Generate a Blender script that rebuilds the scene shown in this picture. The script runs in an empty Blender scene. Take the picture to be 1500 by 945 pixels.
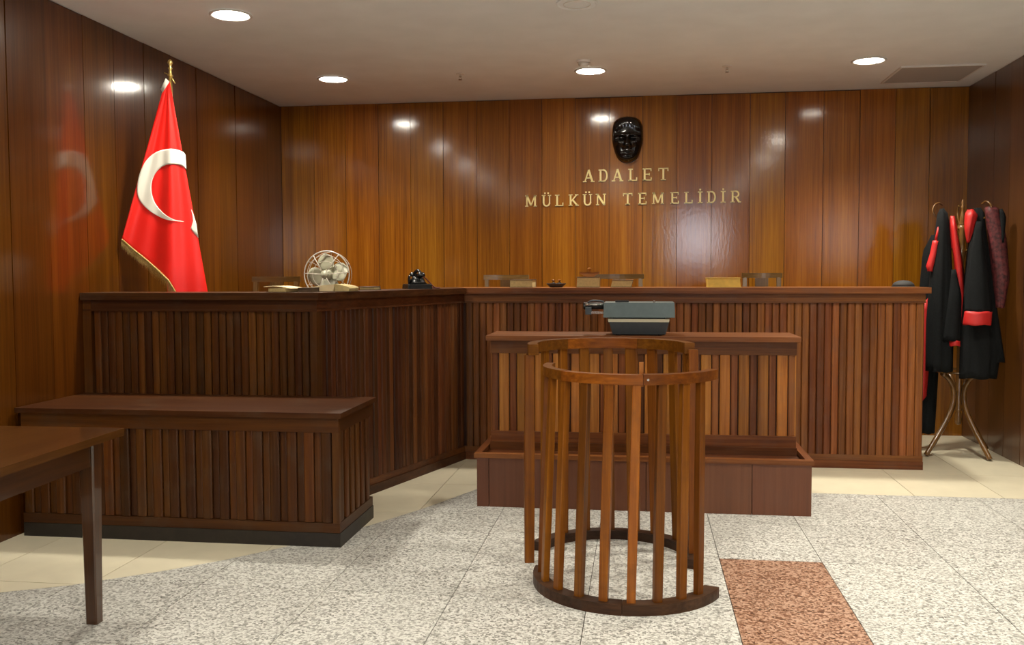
import bpy, bmesh, math, random
from mathutils import Vector, Matrix
random.seed(7)
PI = math.pi
C = bpy.context.scene.collection
SC = bpy.context.scene

# ------------------------------------------------------------------ camera, world, exposure
cam = bpy.data.cameras.new('camera'); cam_o = bpy.data.objects.new('camera', cam); C.objects.link(cam_o)
cam.sensor_fit = 'HORIZONTAL'; cam.sensor_width = 36.0; cam.lens = 1365.38 * 36 / 1500
cam.clip_start = 0.05; cam.clip_end = 100
YAW, PITCH, ROLL, EYE = 0.138075, 0.0518889, -0.00350766, 1.34
fw = Vector((-math.sin(YAW) * math.cos(PITCH), math.cos(YAW) * math.cos(PITCH), -math.sin(PITCH)))
rt = Vector((math.cos(YAW), math.sin(YAW), 0)); up = rt.cross(fw)
r2 = rt * math.cos(ROLL) + up * math.sin(ROLL); u2 = up * math.cos(ROLL) - rt * math.sin(ROLL)
cam_o.matrix_world = Matrix(((r2.x, u2.x, -fw.x, 0), (r2.y, u2.y, -fw.y, 0), (r2.z, u2.z, -fw.z, EYE), (0, 0, 0, 1)))
SC.camera = cam_o
w = bpy.data.worlds.new('world'); SC.world = w; w.use_nodes = True
w.node_tree.nodes['Background'].inputs[0].default_value = (1.0, 0.93, 0.88, 1)
w.node_tree.nodes['Background'].inputs[1].default_value = 0.05
SC.view_settings.view_transform = 'Standard'; SC.view_settings.look = 'None'
SC.view_settings.exposure = 0.24; SC.view_settings.gamma = 1.0; SC.view_settings.use_curve_mapping = False

LAMP = 112.0                      # radiance of one downlight diffuser
LAMP_COL = (1.0, 0.935, 0.80)
SPOT_W = 145.0                    # the beam each downlight throws straight down
WINDOW = 12.0                     # daylight on the frosted window behind the camera

# ------------------------------------------------------------------ helpers
ORG = {}
def emit(name, bm, m, parent=None, org=None, smooth=False, bevel=0.0, seg=1):
    """link bm (world coordinates) as one mesh object whose origin is org (default: bottom centre)"""
    if bevel > 0:
        es = [e for e in bm.edges if len(e.link_faces) == 2 and e.calc_face_angle(0) > 0.6]
        if es: bmesh.ops.bevel(bm, geom=es, offset=bevel, segments=seg, profile=0.5, affect='EDGES', clamp_overlap=True)
    bmesh.ops.recalc_face_normals(bm, faces=bm.faces)
    vs = [v.co for v in bm.verts]
    if org is None:
        org = Vector(((min(v.x for v in vs) + max(v.x for v in vs)) / 2, (min(v.y for v in vs) + max(v.y for v in vs)) / 2, min(v.z for v in vs)))
    org = Vector(org)
    bmesh.ops.translate(bm, verts=bm.verts, vec=-org)
    me = bpy.data.meshes.new(name); bm.to_mesh(me); bm.free()
    if smooth:
        for p in me.polygons: p.use_smooth = True
    me.materials.append(m)
    return link(name, me, parent, org)
def link(name, me, parent, org, rotz=0.0):
    o = bpy.data.objects.new(name, me); C.objects.link(o)
    org = Vector(org)
    if parent is not None:
        o.parent = parent; o.location = org - ORG[parent.name]
    else: o.location = org
    o.rotation_euler = (0, 0, rotz); ORG[o.name] = org
    return o
def thing(name, label, cat, loc, group=None):
    o = bpy.data.objects.new(name, None); C.objects.link(o); o.location = loc; ORG[o.name] = Vector(loc)
    o.empty_display_size = 0.1
    return tag(o, label, cat, group)
def tag(o, label, cat, group=None):
    o['label'] = label; o['category'] = cat
    if group: o['group'] = group
    return o
def struct(o): o['kind'] = 'structure'; return o
def B(): return bmesh.new()
def box(bm, x0, x1, y0, y1, z0, z1):
    v = [bm.verts.new((x, y, z)) for z in (z0, z1) for x, y in ((x0, y0), (x1, y0), (x1, y1), (x0, y1))]
    for f in ((3, 2, 1, 0), (4, 5, 6, 7), (0, 1, 5, 4), (1, 2, 6, 5), (2, 3, 7, 6), (3, 0, 4, 7)): bm.faces.new([v[i] for i in f])
    return bm
def prism(bm, poly, z0, z1):
    a = [bm.verts.new((x, y, z0)) for x, y in poly]; b = [bm.verts.new((x, y, z1)) for x, y in poly]; n = len(poly)
    bm.faces.new(a[::-1]); bm.faces.new(b)
    for i in range(n): bm.faces.new((a[i], a[(i + 1) % n], b[(i + 1) % n], b[i]))
    return bm
def loft(bm, rings, cap=True, closed=True):
    R = [[bm.verts.new(p) for p in r] for r in rings]; n = len(R[0])
    for a, b in zip(R, R[1:]):
        for i in range(n if closed else n - 1): bm.faces.new((a[i], a[(i + 1) % n], b[(i + 1) % n], b[i]))
    if cap and closed: bm.faces.new(R[0][::-1]); bm.faces.new(R[-1])
    return bm
def tube(bm, pts, rad, n=8, flat=1.0, cap=True):
    pts = [Vector(p) for p in pts]; rings = []; prev = None
    for i, p in enumerate(pts):
        t = (pts[min(i + 1, len(pts) - 1)] - pts[max(i - 1, 0)]).normalized()
        if prev is None:
            a = Vector((0, 0, 1)) if abs(t.z) < 0.9 else Vector((1, 0, 0)); u = t.cross(a).normalized()
        else: u = (prev - t * prev.dot(t)).normalized()
        prev = u; v = t.cross(u); r = rad[i] if isinstance(rad, (list, tuple)) else rad
        rings.append([p + u * (r * math.cos(2 * PI * k / n)) + v * (r * flat * math.sin(2 * PI * k / n)) for k in range(n)])
    return loft(bm, rings, cap)
def ringtube(bm, c, r, th, n=40, m=6, axis='y'):
    rings = []
    for i in range(n):
        a = 2 * PI * i / n
        row = []
        for k in range(m):
            b = 2 * PI * k / m; rr = r + th * math.cos(b); h = th * math.sin(b)
            if axis == 'y': row.append((c[0] + rr * math.cos(a), c[1] + h, c[2] + rr * math.sin(a)))
            else: row.append((c[0] + rr * math.cos(a), c[1] + rr * math.sin(a), c[2] + h))
        rings.append(row)
    rings.append(rings[0])
    R = [[bm.verts.new(p) for p in r_] for r_ in rings[:-1]]; R.append(R[0])
    for a, b in zip(R, R[1:]):
        for i in range(m): bm.faces.new((a[i], a[(i + 1) % m], b[(i + 1) % m], b[i]))
    return bm
def lathe(bm, prof, c, n=20, axis='z'):
    rings = []
    for r, h in prof:
        r = max(r, 1e-4)
        if axis == 'z': rings.append([(c[0] + r * math.cos(2 * PI * k / n), c[1] + r * math.sin(2 * PI * k / n), c[2] + h) for k in range(n)])
        else: rings.append([(c[0] + r * math.cos(2 * PI * k / n), c[1] + h, c[2] + r * math.sin(2 * PI * k / n)) for k in range(n)])
    return loft(bm, rings)
def interp(tab, t):
    for (t0, *a), (t1, *b) in zip(tab, tab[1:]):
        if t <= t1:
            k = (t - t0) / (t1 - t0) if t1 > t0 else 0
            return [x + (y - x) * k for x, y in zip(a, b)]
    return list(tab[-1][1:])
def smoothpath(pts, n=6):
    pts = [Vector(p) for p in pts]; out = []
    for i in range(len(pts) - 1):
        p0 = pts[max(i - 1, 0)]; p1 = pts[i]; p2 = pts[i + 1]; p3 = pts[min(i + 2, len(pts) - 1)]
        for k in range(n):
            t = k / n
            out.append(0.5 * ((2 * p1) + (p2 - p0) * t + (2 * p0 - 5 * p1 + 4 * p2 - p3) * t * t + (3 * p1 - p0 - 3 * p2 + p3) * t ** 3))
    out.append(pts[-1]); return out

# ------------------------------------------------------------------ materials
class NT:
    def __init__(s, name):
        s.m = bpy.data.materials.new(name); s.m.use_nodes = True; s.t = s.m.node_tree; s.b = s.t.nodes['Principled BSDF']
    def n(s, typ, **kw):
        x = s.t.nodes.new(typ)
        for k, v in kw.items(): setattr(x, k, v)
        return x
    def l(s, a, b): s.t.links.new(a, b)
    def ramp(s, fac, stops):
        r = s.n('ShaderNodeValToRGB'); e = r.color_ramp.elements
        while len(e) < len(stops): e.new(0.5)
        for x, (p, c) in zip(e, stops): x.position = p; x.color = (*c, 1) if len(c) == 3 else c
        s.l(fac, r.inputs[0]); return r.outputs[0]
    def mix(s, fac, a, b, mode='MIX'):
        x = s.n('ShaderNodeMix', data_type='RGBA', blend_type=mode)
        if isinstance(fac, (int, float)): x.inputs[0].default_value = fac
        else: s.l(fac, x.inputs[0])
        for k, v in ((6, a), (7, b)):
            if isinstance(v, tuple): x.inputs[k].default_value = (*v, 1)
            else: s.l(v, x.inputs[k])
        return x.outputs[2]
def plain(name, col, rough=0.5, metal=0.0, spec=0.5, coat=0.0, noise=0.0, nscale=30, sheen=0.0):
    q = NT(name); b = q.b
    b.inputs['Base Color'].default_value = (*col, 1); b.inputs['Roughness'].default_value = rough
    b.inputs['Metallic'].default_value = metal; b.inputs['Specular IOR Level'].default_value = spec
    b.inputs['Coat Weight'].default_value = coat; b.inputs['Sheen Weight'].default_value = sheen
    if noise:
        tc = q.n('ShaderNodeTexCoord'); no = q.n('ShaderNodeTexNoise'); no.inputs['Scale'].default_value = nscale; no.inputs['Detail'].default_value = 4
        q.l(tc.outputs['Object'], no.inputs['Vector'])
        q.l(q.ramp(no.outputs[0], [(0.3, tuple(c * (1 - noise) for c in col)), (0.7, tuple(min(1, c * (1 + noise)) for c in col))]), b.inputs['Base Color'])
    return q.m
def wood(name, dark, mid, light, axis='z', rough=0.3, coat=0.4, scale=60.0, stretch=0.03, vary=0.35, wear=None, wearamt=0.0, bump=0.05, coat_rough=0.1, peel=0.0, spec=0.5):
    q = NT(name); b = q.b
    tc = q.n('ShaderNodeTexCoord'); oi = q.n('ShaderNodeObjectInfo'); mp = q.n('ShaderNodeMapping')
    sc = {'x': (stretch, 1, 1), 'y': (1, stretch, 1), 'z': (1, 1, stretch)}[axis]
    mp.inputs['Scale'].default_value = tuple(scale * k for k in sc)
    q.l(tc.outputs['Object'], mp.inputs['Vector'])
    wv = q.n('ShaderNodeMath', operation='MULTIPLY'); wv.inputs[1].default_value = 53.0; q.l(oi.outputs['Random'], wv.inputs[0])
    n1 = q.n('ShaderNodeTexNoise', noise_dimensions='4D'); n1.inputs['Scale'].default_value = 1.0; n1.inputs['Detail'].default_value = 5; n1.inputs['Roughness'].default_value = 0.62
    n1.inputs['Distortion'].default_value = 0.25
    q.l(mp.outputs[0], n1.inputs['Vector']); q.l(wv.outputs[0], n1.inputs['W'])
    n2 = q.n('ShaderNodeTexNoise', noise_dimensions='4D'); n2.inputs['Scale'].default_value = 0.16; n2.inputs['Detail'].default_value = 2
    q.l(mp.outputs[0], n2.inputs['Vector']); q.l(wv.outputs[0], n2.inputs['W'])
    ad = q.n('ShaderNodeMath', operation='MULTIPLY_ADD'); ad.inputs[1].default_value = 0.6
    q.l(n1.outputs[0], ad.inputs[0])
    h2 = q.n('ShaderNodeMath', operation='MULTIPLY'); h2.inputs[1].default_value = 0.4; q.l(n2.outputs[0], h2.inputs[0]); q.l(h2.outputs[0], ad.inputs[2])
    col = q.ramp(ad.outputs[0], [(0.32, dark), (0.5, mid), (0.68, light)])
    # per-board tone
    hs = q.n('ShaderNodeHueSaturation'); q.l(col, hs.inputs['Color'])
    mr = q.n('ShaderNodeMapRange'); mr.inputs['To Min'].default_value = 1 - vary; mr.inputs['To Max'].default_value = 1 + vary
    q.l(oi.outputs['Random'], mr.inputs['Value']); q.l(mr.outputs[0], hs.inputs['Value'])
    hr = q.n('ShaderNodeMath', operation='FRACT'); h3 = q.n('ShaderNodeMath', operation='MULTIPLY'); h3.inputs[1].default_value = 17.31
    q.l(oi.outputs['Random'], h3.inputs[0]); q.l(h3.outputs[0], hr.inputs[0])
    mh = q.n('ShaderNodeMapRange'); mh.inputs['To Min'].default_value = 0.495; mh.inputs['To Max'].default_value = 0.506
    q.l(hr.outputs[0], mh.inputs['Value']); q.l(mh.outputs[0], hs.inputs['Hue'])
    col = hs.outputs[0]
    if wear:
        nw = q.n('ShaderNodeTexNoise', noise_dimensions='4D'); nw.inputs['Scale'].default_value = 5.0; nw.inputs['Detail'].default_value = 6; nw.inputs['Roughness'].default_value = 0.7
        q.l(tc.outputs['Object'], nw.inputs['Vector']); q.l(wv.outputs[0], nw.inputs['W'])
        f = q.ramp(nw.outputs[0], [(0.5, (0, 0, 0)), (0.75, (wearamt,) * 3)])
        col = q.mix(f, col, wear)
    q.l(col, b.inputs['Base Color'])
    b.inputs['Roughness'].default_value = rough; b.inputs['Coat Weight'].default_value = coat; b.inputs['Coat Roughness'].default_value = coat_rough
    b.inputs['Specular IOR Level'].default_value = spec
    bp = q.n('ShaderNodeBump'); bp.inputs['Strength'].default_value = bump; bp.inputs['Distance'].default_value = 0.004
    q.l(n1.outputs[0], bp.inputs['Height']); q.l(bp.outputs[0], b.inputs['Normal'])
    if peel:
        n3 = q.n('ShaderNodeTexNoise'); n3.inputs['Scale'].default_value = 55; n3.inputs['Detail'].default_value = 2
        mp3 = q.n('ShaderNodeMapping'); mp3.inputs['Scale'].default_value = (1, 1, 0.5); q.l(tc.outputs['Object'], mp3.inputs[0]); q.l(mp3.outputs[0], n3.inputs['Vector'])
        b3 = q.n('ShaderNodeBump'); b3.inputs['Strength'].default_value = peel; b3.inputs['Distance'].default_value = 0.002
        q.l(n3.outputs[0], b3.inputs['Height']); q.l(b3.outputs[0], b.inputs['Coat Normal'])
    return q.m
def granite(name, stops, scale=115.0, rough=0.35):
    q = NT(name); b = q.b; tc = q.n('ShaderNodeTexCoord')
    ge = q.n('ShaderNodeNewGeometry')
    v = q.n('ShaderNodeTexVoronoi'); v.inputs['Scale'].default_value = scale; q.l(ge.outputs['Position'], v.inputs['Vector'])
    sp = q.n('ShaderNodeSeparateColor'); q.l(v.outputs['Color'], sp.inputs[0])
    no = q.n('ShaderNodeTexNoise'); no.inputs['Scale'].default_value = scale * 0.5; no.inputs['Detail'].default_value = 5; no.inputs['Roughness'].default_value = 0.7; q.l(ge.outputs['Position'], no.inputs['Vector'])
    a = q.n('ShaderNodeMath', operation='MULTIPLY_ADD'); a.inputs[1].default_value = 0.55; q.l(sp.outputs[0], a.inputs[0])
    m2 = q.n('ShaderNodeMath', operation='MULTIPLY'); m2.inputs[1].default_value = 0.5; q.l(no.outputs[0], m2.inputs[0]); q.l(m2.outputs[0], a.inputs[2])
    col = q.ramp(a.outputs[0], stops)
    oi = q.n('ShaderNodeObjectInfo'); mr = q.n('ShaderNodeMapRange'); mr.inputs['To Min'].default_value = 0.94; mr.inputs['To Max'].default_value = 1.05
    q.l(oi.outputs['Random'], mr.inputs['Value']); hs = q.n('ShaderNodeHueSaturation'); q.l(col, hs.inputs['Color']); q.l(mr.outputs[0], hs.inputs['Value'])
    q.l(hs.outputs[0], b.inputs['Base Color']); b.inputs['Roughness'].default_value = rough; b.inputs['Specular IOR Level'].default_value = 0.4
    return q.m
def emissive(name, col, s):
    q = NT(name); q.b.inputs['Base Color'].default_value = (*col, 1); q.b.inputs['Emission Color'].default_value = (*col, 1); q.b.inputs['Emission Strength'].default_value = s
    return q.m

M = {}
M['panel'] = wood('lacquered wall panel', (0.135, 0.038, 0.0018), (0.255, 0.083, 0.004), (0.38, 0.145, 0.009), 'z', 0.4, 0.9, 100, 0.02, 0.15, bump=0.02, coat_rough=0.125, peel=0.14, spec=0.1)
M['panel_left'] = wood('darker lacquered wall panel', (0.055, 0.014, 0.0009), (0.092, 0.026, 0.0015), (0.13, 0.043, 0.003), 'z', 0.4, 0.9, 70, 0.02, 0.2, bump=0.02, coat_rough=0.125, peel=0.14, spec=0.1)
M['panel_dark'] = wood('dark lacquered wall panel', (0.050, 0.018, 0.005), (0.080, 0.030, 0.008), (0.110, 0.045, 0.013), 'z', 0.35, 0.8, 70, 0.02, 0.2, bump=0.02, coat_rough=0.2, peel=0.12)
def wood3(key, dark, mid, light, **kw):
    for ax in 'xyz': M[key + '_' + ax] = wood(key + ' wood ' + ax, dark, mid, light, ax, **kw)
wood3('walnut', (0.030, 0.007, 0.0014), (0.074, 0.021, 0.0045), (0.135, 0.044, 0.011), spec=0.22, rough=0.45, coat=0.10, coat_rough=0.2, vary=0.35, wear=(0.085, 0.052, 0.034), wearamt=0.45)
wood3('umber', (0.032, 0.008, 0.001), (0.068, 0.020, 0.002), (0.115, 0.041, 0.006), spec=0.22, rough=0.45, coat=0.10, coat_rough=0.22, vary=0.35, wear=(0.075, 0.05, 0.03), wearamt=0.5)
wood3('redwood', (0.062, 0.014, 0.003), (0.160, 0.050, 0.012), (0.27, 0.098, 0.028), spec=0.22, rough=0.45, coat=0.10, coat_rough=0.2, vary=0.35, wear=(0.13, 0.075, 0.05), wearamt=0.45)  # redder, more worn walnut; part of its brightness is light put into the colour
wood3('darkfoot', (0.018, 0.008, 0.003), (0.042, 0.018, 0.007), (0.075, 0.034, 0.014), spec=0.2, rough=0.5, coat=0.08, vary=0.15, wear=(0.09, 0.06, 0.04), wearamt=0.4)
wood3('chairwood', (0.06, 0.026, 0.006), (0.11, 0.054, 0.013), (0.17, 0.09, 0.025), rough=0.3, coat=0.4, coat_rough=0.15, vary=0.15)
wood3('oak', (0.085, 0.022, 0.002), (0.175, 0.052, 0.0035), (0.29, 0.100, 0.008), spec=0.2, rough=0.4, coat=0.15, coat_rough=0.15, vary=0.25, wear=(0.07, 0.03, 0.012), wearamt=0.5, bump=0.08)
wood3('desk', (0.16, 0.048, 0.008), (0.335, 0.125, 0.022), (0.48, 0.21, 0.05), spec=0.22, rough=0.45, coat=0.12, coat_rough=0.2, vary=0.35, wear=(0.14, 0.085, 0.05), wearamt=0.45)
wood3('table', (0.028, 0.008, 0.0012), (0.055, 0.018, 0.0025), (0.085, 0.030, 0.005), spec=0.3, rough=0.3, coat=0.9, coat_rough=0.07, vary=0.15, bump=0.04)
M['laminate'] = wood('brown painted board', (0.105, 0.032, 0.011), (0.14, 0.045, 0.016), (0.165, 0.058, 0.022), 'z', 0.5, 0.05, 50, 0.04, 0.12, wear=(0.15, 0.09, 0.07), wearamt=0.15)
M['bent'] = wood('bentwood', (0.085, 0.036, 0.008), (0.16, 0.075, 0.018), (0.25, 0.13, 0.035), 'z', 0.25, 0.5, 60, 0.05, 0.1)
M['groove'] = plain('dark groove', (0.045, 0.012, 0.003), 0.7)
M['plinth'] = plain('black plinth', (0.018, 0.013, 0.009), 0.5, noise=0.3)
M['ceiling'] = plain('ceiling paint', (0.85, 0.88, 0.90), 0.9, noise=0.03, nscale=4)
M['plaster'] = plain('white plaster', (0.74, 0.72, 0.72), 0.9)
M['white'] = plain('white plastic', (0.75, 0.73, 0.7), 0.5)
M['grout'] = plain('grout', (0.07, 0.06, 0.05), 0.9)
M['beige'] = plain('cream tile', (0.70, 0.64, 0.475), 0.3, noise=0.05, nscale=6)
M['granite'] = granite('grey granite', [(0.22, (0.14, 0.137, 0.122)), (0.36, (0.32, 0.315, 0.285)), (0.50, (0.48, 0.473, 0.435)), (0.68, (0.66, 0.655, 0.61))])
M['redgranite'] = granite('red granite', [(0.24, (0.065, 0.025, 0.011)), (0.38, (0.185, 0.085, 0.048)), (0.53, (0.32, 0.175, 0.11)), (0.72, (0.47, 0.30, 0.21))])
M['lamp'] = emissive('lamp diffuser', LAMP_COL, LAMP)
M['lamp_dim'] = emissive('dim lamp diffuser', LAMP_COL, LAMP * 0.22)
M['daylight'] = emissive('daylit frosted pane', (0.86, 0.9, 1.0), WINDOW)
M['brass'] = plain('brass', (0.82, 0.60, 0.20), 0.28, 0.85)
M['letter'] = plain('polished brass letter', (0.95, 0.78, 0.34), 0.4, 0.25)
M['bronze'] = plain('black bronze', (0.004, 0.004, 0.004), 0.16, 0.0, 0.6)
M['flag_red'] = plain('red satin', (0.88, 0.016, 0.010), 0.38)
M['flag_white'] = plain('white satin', (0.80, 0.78, 0.68), 0.45)
M['fringe'] = plain('gold fringe', (0.42, 0.30, 0.09), 0.55, noise=0.5, nscale=200)
M['black_cloth'] = plain('black cloth', (0.0075, 0.0085, 0.009), 0.9, spec=0.2, noise=0.25, nscale=80)
M['red_satin'] = plain('scarlet satin', (0.58, 0.020, 0.018), 0.5)
M['maroon'] = plain('maroon brocade', (0.095, 0.016, 0.018), 0.6, noise=0.75, nscale=45)
M['type_green'] = plain('grey green enamel', (0.105, 0.145, 0.145), 0.42, noise=0.08)
M['type_dark'] = plain('slate enamel', (0.05, 0.064, 0.075), 0.45, noise=0.08)
M['cream'] = plain('cream plastic', (0.78, 0.75, 0.56), 0.45)
M['black_plastic'] = plain('black plastic', (0.010, 0.011, 0.011), 0.25)
M['rubber'] = plain('black rubber', (0.012, 0.012, 0.012), 0.6)
M['chrome'] = plain('chrome', (0.7, 0.7, 0.68), 0.2, 1.0)
M['fan_cream'] = plain('aged cream enamel', (0.44, 0.43, 0.31), 0.4, noise=0.1, nscale=15)
M['fan_wire'] = plain('pale wire', (0.62, 0.56, 0.47), 0.35, 0.3)
M['paper'] = plain('old paper', (0.48, 0.38, 0.17), 0.8, noise=0.12, nscale=60)
M['paper_pale'] = plain('pale paper', (0.74, 0.62, 0.36), 0.8, noise=0.06)
M['paper_yellow'] = plain('yellow book cover', (0.62, 0.43, 0.08), 0.6, noise=0.1)
M['cover'] = plain('brown book cover', (0.10, 0.06, 0.03), 0.55, noise=0.2)
M['cover_black'] = plain('dark book cover', (0.03, 0.022, 0.016), 0.5, noise=0.2)
M['hat'] = plain('dark felt', (0.03, 0.028, 0.026), 0.8)
M['cord_red'] = plain('dark red cord', (0.12, 0.012, 0.01), 0.5)
M['vent'] = plain('hatch paint', (0.46, 0.43, 0.41), 0.9)

# ------------------------------------------------------------------ the room
XL, XR, YB, YR, H = -3.19, 2.61, 8.03, -3.0, 2.84
struct(emit('ceiling', box(B(), XL - 0.1, XR + 0.1, YR - 0.1, YB + 0.1, H, H + 0.08), M['ceiling']))
wb = struct(emit('wall_back', box(B(), XL - 0.1, XR + 0.1, YB + 0.012, YB + 0.12, 0, H), M['groove']))
wl = struct(emit('wall_left', box(B(), XL - 0.12, XL - 0.012, YR, YB + 0.012, 0, H), M['groove']))
wr = struct(emit('wall_right', box(B(), XR + 0.012, XR + 0.12, YR, YB + 0.012, 0, H), M['groove']))
WX0, WX1, WZ0, WZ1 = 0.55, 1.50, 1.55, 2.55
bm = B()
for q in ((XL - 0.1, WX0, 0, H), (WX1, XR + 0.1, 0, H), (WX0, WX1, 0, WZ0), (WX0, WX1, WZ1, H)): box(bm, q[0], q[1], YR - 0.12, YR, q[2], q[3])
struct(emit('wall_rear', bm, M['panel_dark']))
bm = B()
for q in ((WX0, WX0 + 0.04, WZ0, WZ1), (WX1 - 0.04, WX1, WZ0, WZ1), (WX0 + 0.04, WX1 - 0.04, WZ0, WZ0 + 0.04), (WX0 + 0.04, WX1 - 0.04, WZ1 - 0.04, WZ1)): box(bm, q[0], q[1], YR - 0.09, YR - 0.03, q[2], q[3])
wn = struct(emit('window_1', bm, M['white']))
emit('pane', box(B(), WX0 + 0.04, WX1 - 0.04, YR - 0.07, YR - 0.06, WZ0 + 0.04, WZ1 - 0.04), M['daylight'], wn)
def panel_mesh(wd, ht):
    return box(B(), -wd / 2, wd / 2, 0, 0.012, 0, ht)
seams = [-3.19, -2.887, -2.598, -2.298, -2.008, -1.715, -1.418, -1.136, -0.851, -0.563, -0.277, 0.005, 0.291, 0.579, 0.892, 1.175, 1.482, 1.769, 2.048, 2.314, 2.61]
for a, b in zip(seams, seams[1:]):
    wd = b - a - 0.004
    o = emit('panel', box(B(), a + 0.002, b - 0.002, YB, YB + 0.011, 0.0, H - random.uniform(0.002, 0.012)), M['panel'], wb, bevel=0.003)
    o.rotation_euler = (random.uniform(-0.0012, 0.0012), 0, random.uniform(-0.007, 0.007))
ys = [YB]
base = [7.73, 7.409, 7.08, 6.78, 6.43, 6.06, 5.715, 5.364, 5.05, 4.703, 4.382]
ys += base
while ys[-1] > 2.2: ys.append(ys[-1] - 0.325)
for a, b in zip(ys, ys[1:]):
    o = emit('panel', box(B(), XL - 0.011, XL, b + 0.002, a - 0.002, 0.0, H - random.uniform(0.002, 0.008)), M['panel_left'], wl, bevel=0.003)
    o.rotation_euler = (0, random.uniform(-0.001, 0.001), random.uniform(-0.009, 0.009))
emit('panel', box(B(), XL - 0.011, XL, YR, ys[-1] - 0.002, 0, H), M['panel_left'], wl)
ys = [YB]
while ys[-1] > 3.0: ys.append(ys[-1] - random.uniform(0.27, 0.31))
for a, b in zip(ys, ys[1:]):
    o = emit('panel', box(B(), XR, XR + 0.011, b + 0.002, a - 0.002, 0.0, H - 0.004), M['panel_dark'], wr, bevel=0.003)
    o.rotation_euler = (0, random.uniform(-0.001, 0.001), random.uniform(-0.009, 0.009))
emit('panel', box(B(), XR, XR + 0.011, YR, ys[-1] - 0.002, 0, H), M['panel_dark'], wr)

# floor: grout slab, then every tile laid on it; cream tiles meet the granite along a curved edge
fl = struct(emit('floor', box(B(), XL - 0.1, XR + 0.1, YR - 0.1, YB + 0.1, -0.1, -0.004), M['grout']))
EDGE = [(-3.3, 3.36), (-3.0, 3.445), (-2.688, 3.55), (-2.45, 3.67), (-2.155, 3.90), (-1.95, 4.09), (-1.779, 4.285), (-1.6, 4.51), (-1.44, 4.765), (-1.234, 5.16), (-1.12, 5.42), (-1.02, 5.66), (-0.94, 5.82), (3.0, 5.82)]
def g(x):
    for (x0, y0), (x1, y1) in zip(EDGE, EDGE[1:]):
        if x <= x1: return y0 + (y1 - y0) * (x - x0) / (x1 - x0)
    return EDGE[-1][1]
def xs_of(x0, x1, ylev):
    s = {x0, x1} | {x for x, _ in EDGE if x0 < x < x1}
    for (a, ya), (b, yb_) in zip(EDGE, EDGE[1:]):
        for yl in ylev:
            if (ya - yl) * (yb_ - yl) < 0:
                x = a + (b - a) * (yl - ya) / (yb_ - ya)
                if x0 < x < x1: s.add(x)
    return sorted(s)
def tile(x0, x1, y0, y1, m, below):
    x0 += 0.0017; x1 -= 0.0017; y0 += 0.0017; y1 -= 0.0017
    X = xs_of(x0, x1, (y0, y1)); lo, hi = [], []
    for x in X:
        e = g(x)
        if below: a, b = y0, min(y1, e - 0.0012)
        else: a, b = max(y0, e + 0.0012), y1
        if b - a > -0.004: lo.append((x, a)); hi.append((x, max(a, b)))
    if len(lo) < 2: return
    poly = []
    for p in lo + hi[::-1]:
        if not poly or (abs(p[0] - poly[-1][0]) + abs(p[1] - poly[-1][1])) > 1e-4: poly.append(p)
    if len(poly) > 2 and abs(poly[0][0] - poly[-1][0]) + abs(poly[0][1] - poly[-1][1]) < 1e-4: poly.pop()
    if len(poly) < 3: return
    ar = abs(sum(p[0] * q[1] - q[0] * p[1] for p, q in zip(poly, poly[1:] + poly[:1]))) / 2
    if ar < 2e-4: return
    emit('tile', prism(B(), poly, -0.004, 0.0), m, fl)
GX = [-3.29, -3.005, -2.447, -1.889, -1.331, -0.777, -0.215, 0.367, 0.835, 1.405, 1.975, 2.545, 2.70]
GY = [1.79, 2.445, 3.10, 3.757, 4.415, 5.07, 5.73, 6.39]
for x0, x1 in zip(GX, GX[1:]):
    for y0, y1 in zip(GY, GY[1:]):
        if abs(x0 - 0.367) < 0.01 and y1 < 4.5: m = M['redgranite']
        else: m = M['granite']
        tile(x0, x1, y0, y1, m, True)
emit('tile', box(B(), XL - 0.1, XR + 0.1, YR - 0.1, 1.789, -0.004, 0), M['granite'], fl)
BX = [-3.50, -2.935, -2.37, -1.805, -1.245, -0.68, -0.11, 0.455, 1.03, 1.63, 2.14, 2.70]
BY = [3.0, 3.688, 4.374, 5.065, 5.78, 6.47, 7.16, 7.85, 8.10]
for x0, x1 in zip(BX, BX[1:]):
    for y0, y1 in zip(BY, BY[1:]): tile(x0, x1, y0, y1, M['beige'], False)

# ------------------------------------------------------------------ ceiling fittings
def downlight(x, y, label, mat='lamp', power=1.0):
    t = thing('ceiling_light', label, 'ceiling light', (x, y, H), 'round recessed downlights')
    bm = B(); prof = [(0.098, -0.001), (0.118, -0.001), (0.121, -0.007), (0.112, -0.012), (0.099, -0.008)]
    n = 40; rings = [[(x + r * math.cos(2 * PI * k / n), y + r * math.sin(2 * PI * k / n), H + h) for r, h in prof] for k in range(n)]
    R = [[bm.verts.new(p) for p in r] for r in rings]
    for i in range(n):
        a, b = R[i], R[(i + 1) % n]
        for k in range(5): bm.faces.new((a[k], a[(k + 1) % 5], b[(k + 1) % 5], b[k]))
    emit('trim_ring', bm, M['white'], t, smooth=True)
    emit('diffuser', lathe(B(), [(0.0985, -0.001), (0.0985, -0.006)], (x, y, H), 40), M[mat], t)
    ld = bpy.data.lights.new('beam', 'SPOT'); ld.energy = SPOT_W * power; ld.color = LAMP_COL; ld.spot_size = math.radians(125); ld.spot_blend = 1.0; ld.shadow_soft_size = 0.09
    lo = bpy.data.objects.new('beam', ld); C.objects.link(lo); lo.parent = t; lo.location = (0, 0, -0.03)
downlight(-2.349, 5.18, 'round ceiling downlight at the upper left, nearest one to the flag', power=1.0)
downlight(-2.343, 6.965, 'round ceiling downlight near the back left corner above the fan')
downlight(-0.378, 6.98, 'round ceiling downlight above the black face mask, beside the smoke detector')
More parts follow.
